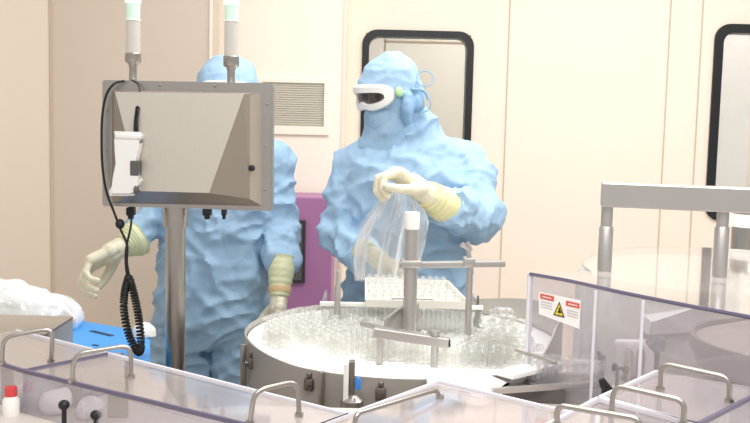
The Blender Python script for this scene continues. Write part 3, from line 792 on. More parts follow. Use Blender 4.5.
bm = NB(); a, b = qm(374, 332, 2.30), qm(449, 343, 2.27); beam(bm, a, b, .026, .024, bev=.002)
obj('lower_arm', bm, M['alu'], root)
bm = NB(); beam(bm, b + V((-.0005, 0, 0)), b + V((.003, 0, 0)), .018, .016); obj('end_plug', bm, M['black'], root)
for px, yy in ((380, 2.30), (435, 2.275)):
    a = aty(px, 338, yy); bm = NB(); tube(bm, [(a.x, yy, a.z + .006), (a.x, yy, TZ + .001)], .009, 14)
    tube(bm, [(a.x, yy, a.z + .006), (a.x, yy, a.z + .018)], .012, 12); obj('leg', bm, M['alu'], root, True)
bm = NB(); a = aty(338, 270, 2.62); lathe(bm, (a.x, 2.62, TZ), [(.0001, a.z - TZ), (.004, a.z - TZ - .002), (.005, a.z - TZ - .04), (.0085, a.z - TZ - .05), (.0085, 0), (.0001, 0)], 12)
tag(obj('guide_pin', bm, M['alu'], None, True), 'thin upright steel rod with tapered tip left of the clear bin', 'rod')
bm = NB(); a = aty(478, 295, 2.66); lathe(bm, (a.x, 2.66, TZ), [(.0001, a.z - TZ), (.003, a.z - TZ - .002), (.007, a.z - TZ - .06), (.011, a.z - TZ - .07), (.011, 0), (.0001, 0)], 12)
tag(obj('guide_pin', bm, M['steel_d'], None, True), 'short tapered grey rod at the right end of the clear bin', 'rod')

# ------------------------------------------------------------------ clear loading bin
BY = 2.64; bz0 = TZ + .001
bl, br = aty(322, 304, BY), aty(481, 307, BY); zt = (bl.z + br.z) / 2; BD = .22
root = thing('loading_bin', 'clear open bin with pale rim and handle at the back of the turntable', 'bin', ((bl.x + br.x) / 2, BY + BD / 2, bz0))
bm = NB(); cxb = (bl.x + br.x) / 2; wb = br.x - bl.x
for c, s in (((cxb, BY, (zt + bz0) / 2), (wb, .006, zt - bz0)), ((cxb - wb / 2, BY + BD / 2, (zt + bz0) / 2), (.006, BD, zt - bz0)), ((cxb + wb / 2, BY + BD / 2, (zt + bz0) / 2), (.006, BD, zt - bz0))): box(bm, c, s)
obj('clear_wall', bm, M['acr'], root)
bm = NB()
box(bm, (cxb, BY - .001, zt), (wb + .012, .012, .012), bev=.002)
obj('rim', bm, M['white'], root)
bm = NB(); a, b = aty(391, 305, BY), aty(434, 306, BY)
tube(bm, bendpath([a + V((0, -.004, -.008)), a + V((0, -.012, .022)), b + V((0, -.012, .022)), b + V((0, -.004, -.008))], .014), .0035, 8); obj('handle', bm, M['alu'], root, True)
# tray of vials on the bin
r3 = thing('vial_tray', 'white tray packed with glass vials resting on the clear bin', 'tray', (cxb + .02, BY + .12, zt + .006))
tl, tr_, bl_, br_ = atz(366, 281, zt + .045), atz(447, 284, zt + .045), atz(366, 303, zt + .012), atz(468, 305, zt + .012)
u_ = (br_ - bl_); 
bm = NB(); base = [bl_, br_, tr_, tl]
extrude_poly(bm, [p + V((0, 0, -.004)) for p in base], V((0, 0, -.008)))
for a, b in ((bl_, br_), (br_, tr_), (tr_, tl), (tl, bl_)): beam(bm, a, b, .006, .02)
obj('tray_body', bm, M['tray'], r3)

# ------------------------------------------------------------------ vials: each an object of its own
VR = .0125
def vial_mesh(nm, seg=14):
    bm = NB(); r_ = VR
    lathe(bm, (0, 0, 0), [(.0001, 0), (r_ * .9, 0), (r_, .0015), (r_, .036), (r_ * .85, .042), (.0066, .046), (.0064, .049), (.0098, .050), (.0098, .057), (.0060, .057), (.0054, .047)], seg)
    bmesh.ops.recalc_face_normals(bm, faces=bm.faces)
    me = bpy.data.meshes.new(nm); bm.to_mesh(me); bm.free(); me.materials.append(M['vial'])
    for p in me.polygons: p.use_smooth = True
    return me
VM = vial_mesh('vial'); VLIST = []
def vial(loc, label, group, rot=None):
    VLIST.append((Matrix.Translation(loc) @ (rot if rot else Matrix.Rotation(random.random() * 6, 4, 'Z')), label, group))
def link_vials():
    VLIST.sort(key=lambda t: (t[0].translation - O0).length); rest = NB()
    for k, (mw, lab, grp) in enumerate(VLIST):
        if k < 298:
            o = bpy.data.objects.new('glass_vial', VM); C.objects.link(o); o.matrix_world = mw; tag(o, lab, 'vial', grp)
        else:
            n0 = len(rest.verts); rest.from_mesh(VM); rest.verts.ensure_lookup_table()
            bmesh.ops.transform(rest, matrix=mw, verts=rest.verts[n0:])
    if len(rest.verts): tag(obj('glass_vials', rest, M['vial'], None, True), 'remaining clear glass vials at the far side of the disc and in the bin and tray', 'vials', None, 'stuff')
    else: rest.free()
def in_poly(x, y, poly):
    c = False; n_ = len(poly)
    for i in range(n_):
        x1, y1 = poly[i]; x2, y2 = poly[(i + 1) % n_]
        if (y1 > y) != (y2 > y) and x < (x2 - x1) * (y - y1) / (y2 - y1) + x1: c = not c
    return c
blocked = []
for px, yy in ((380, 2.30), (435, 2.275)): blocked.append((aty(px, 338, yy).x, yy, .027))
blocked.append((qm(470, 266).x, MY, .021)); blocked.append((aty(338, 270, 2.62).x, 2.62, .021))
left_poly = [(p.x, p.y) for p in (atz(258, 345, TZ), atz(262, 338, TZ), atz(300, 326, TZ), atz(400, 318, TZ), atz(400, 345, TZ), atz(395, 362, TZ), atz(330, 358, TZ), atz(285, 352, TZ))]
right_poly = [(p.x, p.y) for p in (atz(400, 351, TZ), atz(500, 349, TZ), atz(512, 354, TZ), atz(506, 370, TZ), atz(440, 367, TZ), atz(396, 363, TZ))]
cnt = 0; pitch = .0275; rows_ = 0
y = TC.y - TR; row = 0
while y < TC.y + TR:
    x = TC.x - TR + (pitch / 2 if row % 2 else 0)
    while x < TC.x + TR:
        jx, jy = x + random.uniform(-.0007, .0007), y + random.uniform(-.0007, .0007)
        rad = math.hypot(jx - TC.x, jy - TC.y)
        if rad < TR - .02 and not any(math.hypot(jx - b[0], jy - b[1]) < b[2] for b in blocked):
            inbin = (bl.x - .017 < jx < br.x + .017) and jy > BY - .018
            if in_poly(jx, jy, left_poly) and not inbin and random.random() < .72:
                vial((jx, jy, TZ + .0006), 'small clear glass vial standing in the dense crowd on the left of the white disc', 'vials crowded on the left of the disc'); cnt += 1
            elif in_poly(jx, jy, right_poly) and not inbin and random.random() < .7:
                vial((jx, jy, TZ + .0006), 'small clear glass vial standing on the disc around the feet of the steel stand', 'vials around the stand feet'); cnt += 1
            elif bl.x + .02 < jx < br.x - .02 and BY + .018 < jy < BY + .1:
                vial((jx, jy, TZ + .0006), 'small clear glass vial standing inside the clear bin', 'vials inside the clear bin'); cnt += 1
        x += pitch
    y += pitch * .87; row += 1
# leaning pile on the right of the disc: rows lying on each other, necks towards us
a0 = atz(484, 356, TZ)
for lay in range(6):
    nrow = (6, 6, 5, 4, 3, 2)[lay]
    for k in range(nrow):
        for dep in range(2):
            x = a0.x - .045 + k * .026 + (lay % 2) * .013 + lay * .009; y = 2.36 + dep * .066 + random.uniform(-.004, .004)
            if lay > 3 and dep == 1: continue
            rr = Matrix.Rotation(R(80 + random.uniform(-6, 4)), 4, 'X'); rr = Matrix.Rotation(R(random.uniform(-14, 10) + 22), 4, 'Z') @ rr
            vial((x, y, TZ + .015 + lay * .0225), 'clear glass vial in the heap of fallen vials on the right of the disc', 'fallen vials heaped on the right', rr); cnt += 1
# vials in the white tray
nx, ny = 12, 5
for i in range(nx):
    for j in range(ny):
        u = (i + .5 + (.25 if j % 2 else 0)) / (nx + .3); v = (j + .6) / (ny + .3)
        p = bl_.lerp(br_, u).lerp(tl.lerp(tr_, u), v); t3 = (bl_.lerp(br_, u) - tl.lerp(tr_, u))
        vial(p + V((0, .001, -.002)), 'clear glass vial lying in the white tray on top of the bin', 'vials lying in the white tray', Matrix.Rotation(R(-76), 4, 'X')); cnt += 1

# ------------------------------------------------------------------ plastic bag held by the worker
def bag_mesh():
    bm = NB(); seg = 56; rows = []; N = 34
    keys = [(178, 401, .010), (186, 400, .016), (200, 400, .040), (220, 396, .062), (240, 391, .070), (262, 387, .072), (281, 384, .066)]
    keys = [(174, 404, .03)] + [(181, 402, .012)] + keys[1:]
    for i in range(N):
        t = i / (N - 1) * (len(keys) - 1); k = min(int(t), len(keys) - 2); f = t - k
        py, px, r_ = [keys[k][j] * (1 - f) + keys[k + 1][j] * f for j in range(3)]
        r_ *= 1.12; c = aty(px, py, 2.96); ring = []
        for s in range(seg):
            a = 2 * math.pi * s / seg
            fold = noise.noise(V((math.cos(a) * 2.6, math.sin(a) * 2.6, py * .006))) * .55 + noise.noise(V((math.cos(a) * 6, math.sin(a) * 6, py * .012 + 4))) * .30
            rr = r_ * (1 + fold)
            ring.append(bm.verts.new((c.x + rr * math.cos(a) * 1.1, c.y + rr * math.sin(a) * .55, c.z + .012 * noise.noise(V((a, i * .1, 0))))))
        rows.append(ring)
    for A, B in zip(rows[:-1], rows[1:]):
        for k in range(seg): bm.faces.new((A[k], A[(k + 1) % seg], B[(k + 1) % seg], B[k]))
    return bm
tag(obj('plastic_bag', bag_mesh(), M['film'], None, True), 'crumpled clear plastic bag hanging from the raised glove of the goggled worker', 'bag')

# ------------------------------------------------------------------ machine with curved guard on the right
GZ = 1.21
ctrl = [atz(530, 273, GZ), atz(570, 280, GZ), atz(620, 291, GZ), atz(680, 303, GZ), atz(750, 316, GZ), atz(800, 326, GZ)]
front = smoothpath(ctrl, 6)
back = smoothpath([atz(800, 258, GZ), atz(740, 250, GZ), atz(660, 247, GZ), atz(610, 251, GZ), atz(588, 258, GZ), atz(583, 265, GZ), atz(592, 272, GZ)], 6)
gc = sum(ctrl, V()) / len(ctrl)
root = thing('machine_guard', 'tall curved clear guard with dark top edge around the machine on the right', 'machine guard', (gc.x, gc.y + .2, .90))
bm = NB(); pts = [(p.x, p.y) for p in front]; nrm = V((-.55, -.8, 0)).normalized() * .006
inner = [(p[0] - nrm.x, p[1] - nrm.y) for p in pts]
prism(bm, pts + inner[::-1], .93, GZ - .006)
obj('front_panel', bm, M['pc_side'], root)
bm = NB(); tube(bm, [p + V((0, 0, -.002)) for p in front], .0042, 6); obj('top_edge', bm, M['pc_edge'], root)
p = front[0]; bm = NB(); box(bm, (p.x + .002, p.y + .004, (.93 + GZ) / 2), (.012, .012, GZ - .93)); obj('corner_edge', bm, M['pc_edge_l'], root)
for px, yy in ((598, 290), (646, 300)):
    p = atz(px, yy, GZ); bm = NB(); box(bm, (p.x, p.y + .02, (.93 + GZ) / 2), (.005, .006, GZ - .94)); obj('seam', bm, M['pc_edge_l'], root)
bm = NB(); poly = [p for p in front] + [p for p in back]; prism(bm, [(p.x, p.y) for p in poly], GZ - .006, GZ + .002); obj('top_plate', bm, M['pc_top'], root)
bm = NB(); tube(bm, [p for p in back], .002, 6); obj('back_edge', bm, M['alu'], root)
# warning sign
s_ = [aty(px, py, 0) if False else None for px, py in ()]
def gp(px, py):   # point on the front panel
    best = None
    for a, b in zip(front[:-1], front[1:]):
        d = ray(px, py); nx_, ny_ = (b.y - a.y), -(b.x - a.x); den = d.x * nx_ + d.y * ny_
        t = ((a.x) * nx_ + (a.y) * ny_) / den; p = O0 + d * t
        s = ((p.x - a.x) * (b.x - a.x) + (p.y - a.y) * (b.y - a.y)) / ((b.x - a.x) ** 2 + (b.y - a.y) ** 2)
        if -0.001 <= s <= 1.001: best = p; break
    return best
_t = gp(578, 310) - gp(541, 310); _t.z = 0; SN = V((_t.y, -_t.x, 0)).normalized(); SN = SN if SN.y < 0 else -SN
r4 = thing('warning_sign', 'white warning sticker with yellow triangle and two red headers on the guard', 'sign', gp(560, 325))
S0 = gp(541, 310)
def gs(px, py, off):
    d = ray(px, py); o = S0 + SN * off; return O0 + d * ((o - O0).dot(SN) / d.dot(SN))
def patch(pts, off, m, nm, bm=None):
    own = bm is None; bm = bm or NB(); extrude_poly(bm, [gs(x_, y_, off) for x_, y_ in pts], SN * .0004)
    return obj(nm, bm, m, r4) if own else None
patch([(539, 291.5), (581, 300.5), (579.5, 329), (539, 314)], .006, M['signw'], 'sticker')
for px, py in ((540.3, 293.4), (566, 300.6)):
    patch([(px, py), (px + 13.6, py + 3), (px + 13.6, py + 8.2), (px, py + 5)], .007, M['signr'], 'red_header')
bm = NB()
for px, py in ((542.5, 295.8), (568.5, 303)):
    for k in range(6):
        x_ = px + k * 1.55; y_ = py + k * .36; patch([(x_, y_), (x_ + .9, y_ + .2), (x_ + .9, y_ + 1.7), (x_, y_ + 1.5)], .008, None, None, bm)
obj('header_print', bm, M['signw'], r4)
for grp_ in (((541, 301), (541, 303.6), (541, 306.2)), ((567, 309.6), (567, 312.2), (567, 314.8))):
    bm = NB()
    for px, py in grp_: patch([(px, py), (px + 11, py + 2.8), (px + 11, py + 3.6), (px, py + .8)], .007, None, None, bm)
    obj('fine_print', bm, M['signg'], r4)
patch([(559.3, 301.5), (553.3, 315), (564.6, 317.8)], .007, M['signk'], 'triangle_border')
patch([(559.2, 304), (555, 314.2), (562.9, 316.1)], .008, M['signy'], 'triangle')
patch([(558.7, 307.5), (560, 307.8), (560.6, 311), (562, 312.3), (559.8, 313.4), (557.2, 312), (558.6, 310.5)], .009, M['signk'], 'triangle_symbol')
# bar on two posts standing on the guard top
bA, bB = aty(601, 194, 2.2), aty(790, 202, 2.12)
root = thing('lifting_frame', 'thick satin steel bar on two round posts standing on the clear guard top', 'frame', ((bA.x + bB.x) / 2, 2.2, GZ + .002))
bm = NB(); beam(bm, bA, bB, .05, .056, bev=.003); obj('cross_bar', bm, M['alu'], root)
for px, pyb in ((607, 265), (723, 273), (775, 278)):
    t = (px - 601) / 189; yy = 2.2 - .08 * t; a = aty(px, 214, yy); zb = GZ + .002
    bm = NB(); tube(bm, [(a.x, yy, a.z + .02), (a.x, yy, a.z - .028)], .0135, 20); tube(bm, [(a.x, yy, a.z - .028), (a.x, yy, a.z - .032), (a.x, yy, zb)], 0, 20, [.0135, .0165, .0165]); obj('post', bm, M['alu'], root, True)
# steel cylinder and pale bracket behind, at the right edge
c_ = aty(752, 262, 3.0)
r5 = thing('steel_cylinder', 'upright steel cylinder with pale collar behind the two-post bar at right edge', 'cylinder', (c_.x, 3.0, 1.101))
bm = NB(); tz = aty(752, 205, 3.0).z; lathe(bm, (c_.x, 3.0, 0), [(.0001, 1.101), (.068, 1.101), (.068, tz), (.06, tz + .02), (.0001, tz + .02)], 32); obj('shell', bm, M['steel'], r5, True)
bm = NB(); tz = aty(752, 220, 3.0).z; lathe(bm, (c_.x, 3.0, 0), [(.07, tz - .02), (.078, tz - .02), (.078, tz + .02), (.07, tz + .02), (.07, tz - .02)], 32); obj('collar', bm, M['white'], r5, True)

# inside the guard: drum, cream housing, fittings
dc = aty(806, 350, 2.22)
r6 = thing('feed_bowl', 'large round tan and grey bowl behind the clear guard at right edge', 'bowl', (dc.x, 2.22, .93))
zt_ = aty(700, 338, 2.22).z; zb_ = aty(700, 372, 2.22).z; RD = dc.x - aty(695, 345, 2.22).x
bm = NB(); lathe(bm, (dc.x, 2.22, 0), [(RD - .012, zt_ - .02), (RD - .01, zt_), (RD, zt_), (RD, zt_ - .03), (RD - .02, zb_ + .01), (RD - .05, zb_), (.0001, zb_)], 56); obj('side', bm, M['bowl'], r6, True)
bm = NB(); lathe(bm, (dc.x, 2.22, 0), [(.0001, zt_ + .03), (RD * .6, zt_ + .02), (RD - .012, zt_ - .012)], 56); obj('lid', bm, M['bowl_top'], r6, True)
bm = NB(); lathe(bm, (dc.x, 2.22, 0), [(.0001, zb_), (.14, zb_), (.14, .93), (.0001, .93)], 32); obj('foot', bm, M['dark'], r6, True)
# pale chute sloping behind the bowl
bm = NB(); extrude_poly(bm, [aty(648, 335, 2.62), aty(652, 322, 2.62), aty(720, 300, 2.62), aty(800, 300, 2.62), aty(800, 330, 2.62), aty(700, 332, 2.62)], V((0, .1, 0)))
tag(obj('sloping_cover', bm, M['white']), 'pale sloping machine cover seen through the guard behind the tan bowl', 'cover')
# cream drum over the right side of the turntable
r7 = thing('cream_housing', 'pale cream machine housing with rounded base seen through the guard by the sign', 'housing', (1.0, 3.0, 0))
bm = NB(); lathe(bm, (1.08, 3.02, 0), [(.0001, 0), (.40, 0), (.42, .03), (.42, 1.06), (.40, 1.09), (.0001, 1.10)], 56); obj('drum', bm, M['tray'], r7, True)

# small machine parts inside
def small(nm, lab, cat, bm, m, smooth=False): return tag(obj(nm, bm, m, None, smooth), lab, cat)
DZ = .93
# machine deck below everything in front
deck_poly = [(-1.5, 2.27), (-.52, 2.27), (-.40, 1.96), (-.27, 2.0), (.10, 2.0), (.16, 2.10), (.5, 2.10), (.62, 2.3), (1.9, 2.6), (1.9, .95), (-1.5, .95)]
bm = NB(); prism(bm, deck_poly, .86, DZ); dk = thing('filling_machine', 'long pale steel machine base under the clear covers in front', 'machine', (.2, 1.5, 0))
obj('deck', bm, M['deck'], dk)
bm = NB(); ins = [(p[0] * .97, p[1] * .985) for p in deck_poly]; prism(bm, ins, .0, .86); obj('body', bm, M['deck'], dk)

# conveyor at the right of the turntable
r8 = thing('vial_conveyor', 'dark conveyor with white and steel rails at the right of the turntable', 'conveyor', (atz(550, 380, .95).x, 2.2, DZ))
zc = .962
bm = NB(); poly = [atz(500, 388, zc), atz(520, 372, zc), atz(600, 372, zc), atz(612, 392, zc)]; prism(bm, [(p.x, p.y) for p in poly], DZ + .001, zc); obj('belt', bm, M['dark'], r8)
bm = NB(); a, b = atz(504, 375, zc + .03), atz(556, 363, zc + .03); beam(bm, a, b, .05, .012, bev=.002); obj('white_rail', bm, M['disc'], r8)
bm = NB(); a, b = atz(492, 391, zc + .006), atz(592, 384, zc + .006); beam(bm, a, b, .012, .012); obj('front_rail', bm, M['alu'], r8)
bm = NB(); a, b = atz(516, 350, zc + .06), atz(556, 363, zc + .06); tube(bm, [a, b], .005, 8); obj('side_rail', bm, M['alu'], r8, True)
for px, py in ((531, 373), (557, 377)):
    bm = NB(); p = atz(px, py, zc); lathe(bm, p, [(.0001, 0), (.007, 0), (.007, .014), (.010, .016), (.010, .034), (.0001, .036)], 12); obj('knob', bm, M['black'], r8, True)
for i in range(10):
    for j in range(2):
        p = atz(534 + i * 7.4, 384 - j * 5 + .2 * i, zc)
        if j == 1 and 555 < 534 + i * 6.2 < 560: continue
        if p.x: vial((p.x, p.y + (0 if i % 2 else .004), zc + .0006), 'clear glass vial queued on the dark conveyor behind the guard corner', 'vials queued on the conveyor')
# fittings under the guard
bm = NB(); a, b = aty(613, 367, 2.05), aty(628, 370, 2.05); tube(bm, [a, a.lerp(b, .25), a.lerp(b, .3), a.lerp(b, .7), a.lerp(b, .75), b], 0, 10, [.009, .009, .004, .004, .009, .009])
tube(bm, [(a.x + .01, 2.05, a.z), (a.x + .01, 2.05, DZ)], .004, 8)
small('double_knob', 'black two-ended clamp knob inside the guard near the middle handle', 'knob', bm, M['black'], True)
bm = NB(); a = aty(604, 385, 1.93); tube(bm, [a + V((-.006, 0, .012)), a, a + V((.012, 0, -.012))], 0, 10, [.007, .010, .009]); tube(bm, [a, (a.x, 1.93, DZ)], .005, 8)
small('clamp_knob', 'black angled clamp knob beside the foot of a steel handle', 'knob', bm, M['black'], True)
bm = NB(); a = aty(656, 346, 2.1); extrude_poly(bm, [a + V(t) for t in ((-.015, 0, .002), (.012, 0, .014), (.022, 0, .014), (.018, 0, -.012), (-.004, 0, -.014))], V((0, .04, 0))); tube(bm, [a + V((0.01, .02, 0)), (a.x + .01, 2.12, DZ)], .006, 8)
small('sensor_head', 'dark grey sensor head on a thin post left of the tan bowl', 'sensor', bm, M['dark'])
bm = NB(); a = aty(601, 362, 2.15); box(bm, (a.x, 2.15, (a.z + .02 + DZ) / 2), (.008, .05, a.z + .02 - DZ), bev=.001)
small('steel_plate', 'narrow dark grey upright plate inside the guard', 'plate', bm, M['steel_d'])
bm = NB(); a = aty(646, 352, 2.3); box(bm, (a.x - .03, 2.3, (a.z + .03 + DZ) / 2), (.10, .03, a.z + .03 - DZ), bev=.01)
small('white_block', 'white rounded block with small dark marks inside the guard', 'block', bm, M['white'])
for px in (629, 641):
    bm = NB(); a = aty(px, 352, 2.27); lathe(bm, (a.x, 2.27, DZ), [(.0001, 0), (.010, 0), (.010, a.z - DZ), (.006, a.z - DZ + .01), (.0001, a.z - DZ + .01)], 12)
    tag(obj('steel_nozzle', bm, M['alu'], None, True), 'short upright steel nozzle before the white block in the guard, %s' % ('nearer the black double knob' if px == 629 else 'nearer the tan bowl'), 'nozzle')
# ------------------------------------------------------------------ clear covers in the foreground with steel handles
def plate_on(bm, poly, z, t=.006): prism(bm, [(p.x, p.y) for p in poly], z - t, z)
def cover(label, z, corners, drop, open_sides=(), dark=(), light=()):
    P = [atz(px, py, z) for px, py in corners]; c = sum(P, V()) / len(P)
    r = thing('clear_cover', label, 'machine cover', (c.x, c.y, max(DZ, z - drop)), 'clear covers over the machine in front')
    bm = NB(); plate_on(bm, P, z); obj('top_panel', bm, M['pc'], r)
    n_ = len(P)
    for i in range(n_):
        if i in open_sides: continue
        a, b = P[i].copy(), P[(i + 1) % n_].copy(); inn = (c - (a + b) / 2); inn.z = 0; inn = inn.normalized() * .006
        bm = NB(); prism(bm, [(a.x, a.y), (b.x, b.y), (b.x + inn.x, b.y + inn.y), (a.x + inn.x, a.y + inn.y)], max(DZ + .001, z - drop), z - .006); obj('side_panel', bm, M['pc_side'], r)
    for i in range(n_):
        a, b = P[i], P[(i + 1) % n_]
        if i in dark or i in light:
            bm = NB(); beam(bm, a, b, .006, .0075); obj('edge_strip', bm, M['pc_edge'] if i in dark else M['pc_edge_l'], r)
    return r
def handle(root, f0, f1, z, top0, top1, lean=0.0, rad=.0046):
    a, b = atz(*f0, z), atz(*f1, z)
    ta, tb = aty(*top0, a.y + lean), aty(*top1, b.y + lean)
    bm = NB(); tube(bm, bendpath([a, ta, tb, b], .024, 7), rad, 12)
    for p in (a, b): tube(bm, [p + V((0, 0, -.001)), p + V((0, 0, .006))], .008, 12)
    obj('handle', bm, M['steel'], root, True)
ZC = 1.02
c1 = cover('clear machine cover at the lower left corner, beside the grey box', ZC, [(-70, 341), (24, 371), (108, 354), (16, 331)], .09, dark=(0, 1), light=(2,))
handle(c1, (2, 364), (51, 362), ZC, (3, 337), (53, 328))
c2 = cover('long clear machine cover in front of the legs of the worker behind the control box', ZC, [(24, 371), (292, 436), (348, 415), (108, 354)], .09, dark=(0,), light=(1, 2))
handle(c2, (72, 382), (131, 378), ZC, (74, 354), (131, 345))
handle(c2, (250, 424), (299, 416), ZC, (254, 391), (298, 381))
c3 = cover('clear machine cover with pointed back corner below the turntable front', ZC, [(292, 436), (440, 500), (620, 425), (439, 382)], .09, light=(2, 3))
handle(c3, (354, 431), (440, 398), ZC, (356, 414), (436, 390))
ZR = 1.08
c4 = cover('clear machine cover lowest at the right, below the middle handle', ZR, [(598, 399), (520, 440), (660, 490), (697, 425)], .14, light=(0, 3))
handle(c4, (557, 426), (640, 440), ZR, (557, 405), (640, 419)); handle(c4, (611, 413), (683, 425), ZR, (614, 385), (685, 401))
c5 = cover('clear machine cover with one steel handle in front of the tan bowl', ZR, [(657, 372), (600, 398), (697, 425), (768, 389)], .14, dark=(2,), light=(0, 1))
handle(c5, (660, 390), (729, 402), ZR, (661, 363), (730, 378))

# things inside the left covers
def upright(px0, px1, y, ztop, m, nm, lab, cat, t=.01):
    a, b = aty(px0, 400, y), aty(px1, 400, y); bm = NB(); box(bm, ((a.x + b.x) / 2, y, (ztop + DZ) / 2), (b.x - a.x, t, ztop - DZ), bev=.002); return small(nm, lab, cat, bm, m)
upright(64, 82, 1.96, 1.008, M['steel_h'], 'steel_plate', 'upright steel plate under the long cover beside the black knob', 'plate')
upright(108, 128, 1.90, 1.006, M['box'], 'steel_plate', 'upright beige plate under the long cover below the orange-striped bottle', 'plate')
upright(2, 14, 1.99, 1.008, M['box'], 'steel_plate', 'upright beige plate under the cover in the far lower corner by the red cap', 'plate')
for px, py, lab in ((64, 405, 'black round knob under the long cover by the steel plate'), (96, 415, 'black round knob under the long cover by the beige plate')):
    a = aty(px, py, 1.80); bm = NB(); ellipsoid(bm, a, (.011, .011, .010)); tube(bm, [a, (a.x, 1.80, DZ)], .005, 8); small('round_knob', lab, 'knob', bm, M['black'], True)
a = atz(9, 398, DZ); bm = NB(); lathe(bm, (a.x, 1.9, DZ), [(.0001, 0), (.016, 0), (.016, .03), (.009, .038), (.0001, .038)], 16)
bt = thing('small_bottle', 'small white bottle with red cap under the lower left cover', 'bottle', (aty(10, 395, 1.9).x, 1.9, DZ)); bm.free()
bx = aty(11, 395, 1.9).x
bm = NB(); lathe(bm, (bx, 1.9, DZ), [(.0001, 0), (.017, 0), (.017, .032), (.010, .04), (.0001, .04)], 18); obj('bottle_body', bm, M['white'], bt, True)
bm = NB(); lathe(bm, (bx, 1.9, DZ), [(.0001, .04), (.012, .04), (.012, .058), (.0001, .059)], 18); obj('cap', bm, M['red'], bt, True)
wl = ('white folded pack under the lower left cover, next to the red-capped bottle', 'white crumpled pack under the long cover by the steel plate', 'white crumpled pack between the two black knobs under the long cover')
for i, (px, y, rx) in enumerate(((34, 1.98, .03), (54, 1.93, .022), (90, 1.9, .020))):
    a = aty(px, 405, y); bm = NB(); ellipsoid(bm, (a.x, y, DZ + .014), (rx * 1.25, .03, .016)); gq = fuse(bm, .0035, 1); cloth(gq, .008, seed=30 + i, fine=2)
    for v in gq.verts: v.co.z = max(v.co.z, DZ + .0005)
    small('white_pack', wl[i], 'pack', gq, M['paper'], True)

# side bench with blue crate, grey box and plastic bag
SB = .80
bm = NB(); box(bm, (-1.39, 2.74, SB / 2), (1.28, .66, SB), bev=.004); tag(obj('side_bench', bm, M['white']), 'white bench under the blue crate and plastic bag by the side wall', 'bench')
r9 = thing('blue_crate', 'bright blue plastic crate lid with dark slots behind the covers', 'crate', (-.85, 2.7, SB))
zt = .90; P = [atz(84, 318, zt), atz(200, 336, zt), atz(170, 372, zt), atz(36, 352, zt)]
P = [atz(78, 320, zt), atz(150, 332, zt), atz(150, 362, zt), atz(24, 345, zt)]
bm = NB(); prism(bm, [(p.x, p.y) for p in P], SB + .001, zt); bmesh.ops.bevel(bm, geom=bm.edges[:], offset=.004, segments=2, affect='EDGES'); obj('body', bm, M['blue'], r9)
for (a, b) in (((91, 331), (112, 336)), ((108, 353), (122, 357)), ((55, 341), (72, 345)), ((93, 345), (98, 346))):
    bm = NB(); p, q_ = atz(*a, zt), atz(*b, zt); beam(bm, p, q_, .016 if b[0] - a[0] > 6 else .01, .003); obj('slot', bm, M['slot'], r9)
# white fabric pieces on the crate
a = atz(142, 338, zt); bm = NB(); ellipsoid(bm, (a.x, a.y + .03, zt + .01), (.035, .03, .035)); gq = fuse(bm, .004, 1); cloth(gq, .006, seed=41)
for v in gq.verts: v.co.z = max(v.co.z, zt + .001)
small('white_cloth', 'crumpled white cloth on the blue crate behind the coiled cord', 'cloth', gq, M['paper'], True)
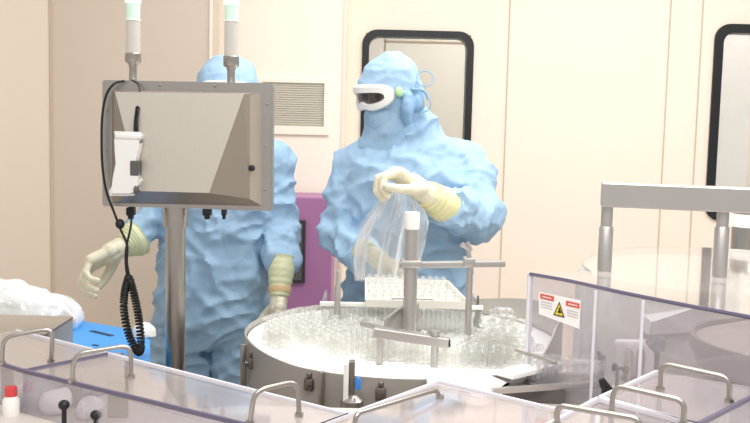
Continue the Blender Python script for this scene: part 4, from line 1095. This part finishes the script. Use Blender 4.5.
# grey steel box at the left edge
r10 = thing('steel_box', 'open greige steel box with dark opening at the left edge', 'box', (-1.0, 2.42, SB))
zt = 1.03; P = [atz(-60, 325, zt), atz(-10, 319, zt), atz(52, 334, zt), atz(48, 337, zt)]
fx0, fx1 = aty(-60, 340, 2.42).x, aty(47, 340, 2.42).x; zt = aty(47, 333, 2.42).z
bm = NB()
box(bm, ((fx0 + fx1) / 2, 2.52, zt - .003), (fx1 - fx0, .22, .006)); box(bm, ((fx0 + fx1) / 2, 2.52, SB + .004), (fx1 - fx0, .22, .006)); box(bm, (fx1 - .003, 2.52, (zt + SB) / 2), (.006, .22, zt - SB - .008)); box(bm, (fx0 + .003, 2.52, (zt + SB) / 2), (.006, .22, zt - SB - .008)); box(bm, ((fx0 + fx1) / 2, 2.627, (zt + SB) / 2), (fx1 - fx0 - .01, .006, zt - SB - .008))
obj('shell', bm, M['box'], r10)
bm = NB(); box(bm, ((fx0 + fx1) / 2, 2.42, zt - .085), (fx1 - fx0 - .012, .006, .11)); obj('front_flap', bm, M['box'], r10)
bm = NB(); box(bm, ((fx0 + fx1) / 2, 2.5, zt - .06), (fx1 - fx0 - .03, .12, .08)); obj('dark_insert', bm, M['scan_d'], r10)
# clear plastic bag with white packs
zb = zt + .002
r11 = thing('plastic_bag', 'clear plastic bag with white packs lying on the box at the left edge', 'bag', (aty(20, 315, 2.8).x, 2.82, SB))
bm = NB()
for px, py, s in ((0, 311, (.12, .06, .035)), (30, 313, (.10, .06, .03)), (20, 302, (.12, .05, .03))):
    a = aty(px, py, 2.84); ellipsoid(bm, a, s)
a = aty(8, 325, 2.86); box(bm, (a.x, 2.86, (a.z + SB) / 2), (.25, .1, a.z - SB))
gq = fuse(bm, .007, 3); cloth(gq, .004, seed=52); obj('packs', gq, M['paper'], r11, True)
bm = NB()
for px, py, s in ((0, 305, (.16, .10, .072)), (40, 312, (.12, .09, .055)), (60, 318, (.07, .08, .04))):
    a = aty(px, py, 2.84); ellipsoid(bm, a, s)
gq = fuse(bm, .008, 2); cloth(gq, .006, seed=53, fine=.6); obj('film', gq, M['film'], r11, True)
# spray bottle behind cover with orange strip
a = aty(128, 380, 2.3); r12 = thing('clear_bottle', 'clear bottle with yellow-orange strip standing behind the long cover', 'bottle', (a.x - .02, 2.2, DZ))
z1 = aty(120, 362, 2.2).z
ax = aty(117, 380, 2.2).x
bm = NB(); lathe(bm, (ax, 2.2, DZ), [(.0001, 0), (.032, 0), (.032, z1 - DZ), (.02, z1 - DZ + .018), (.0001, z1 - DZ + .018)], 24); obj('bottle_body', bm, M['acr'], r12, True)
bm = NB(); ax2 = aty(129, 380, 2.17).x; box(bm, (ax2, 2.172, z1 - .03), (.014, .004, .05)); obj('strip', bm, M['orange'], r12)
link_vials()
bpy.context.view_layer.update()
print('vials', cnt, 'objects', len(bpy.data.objects))
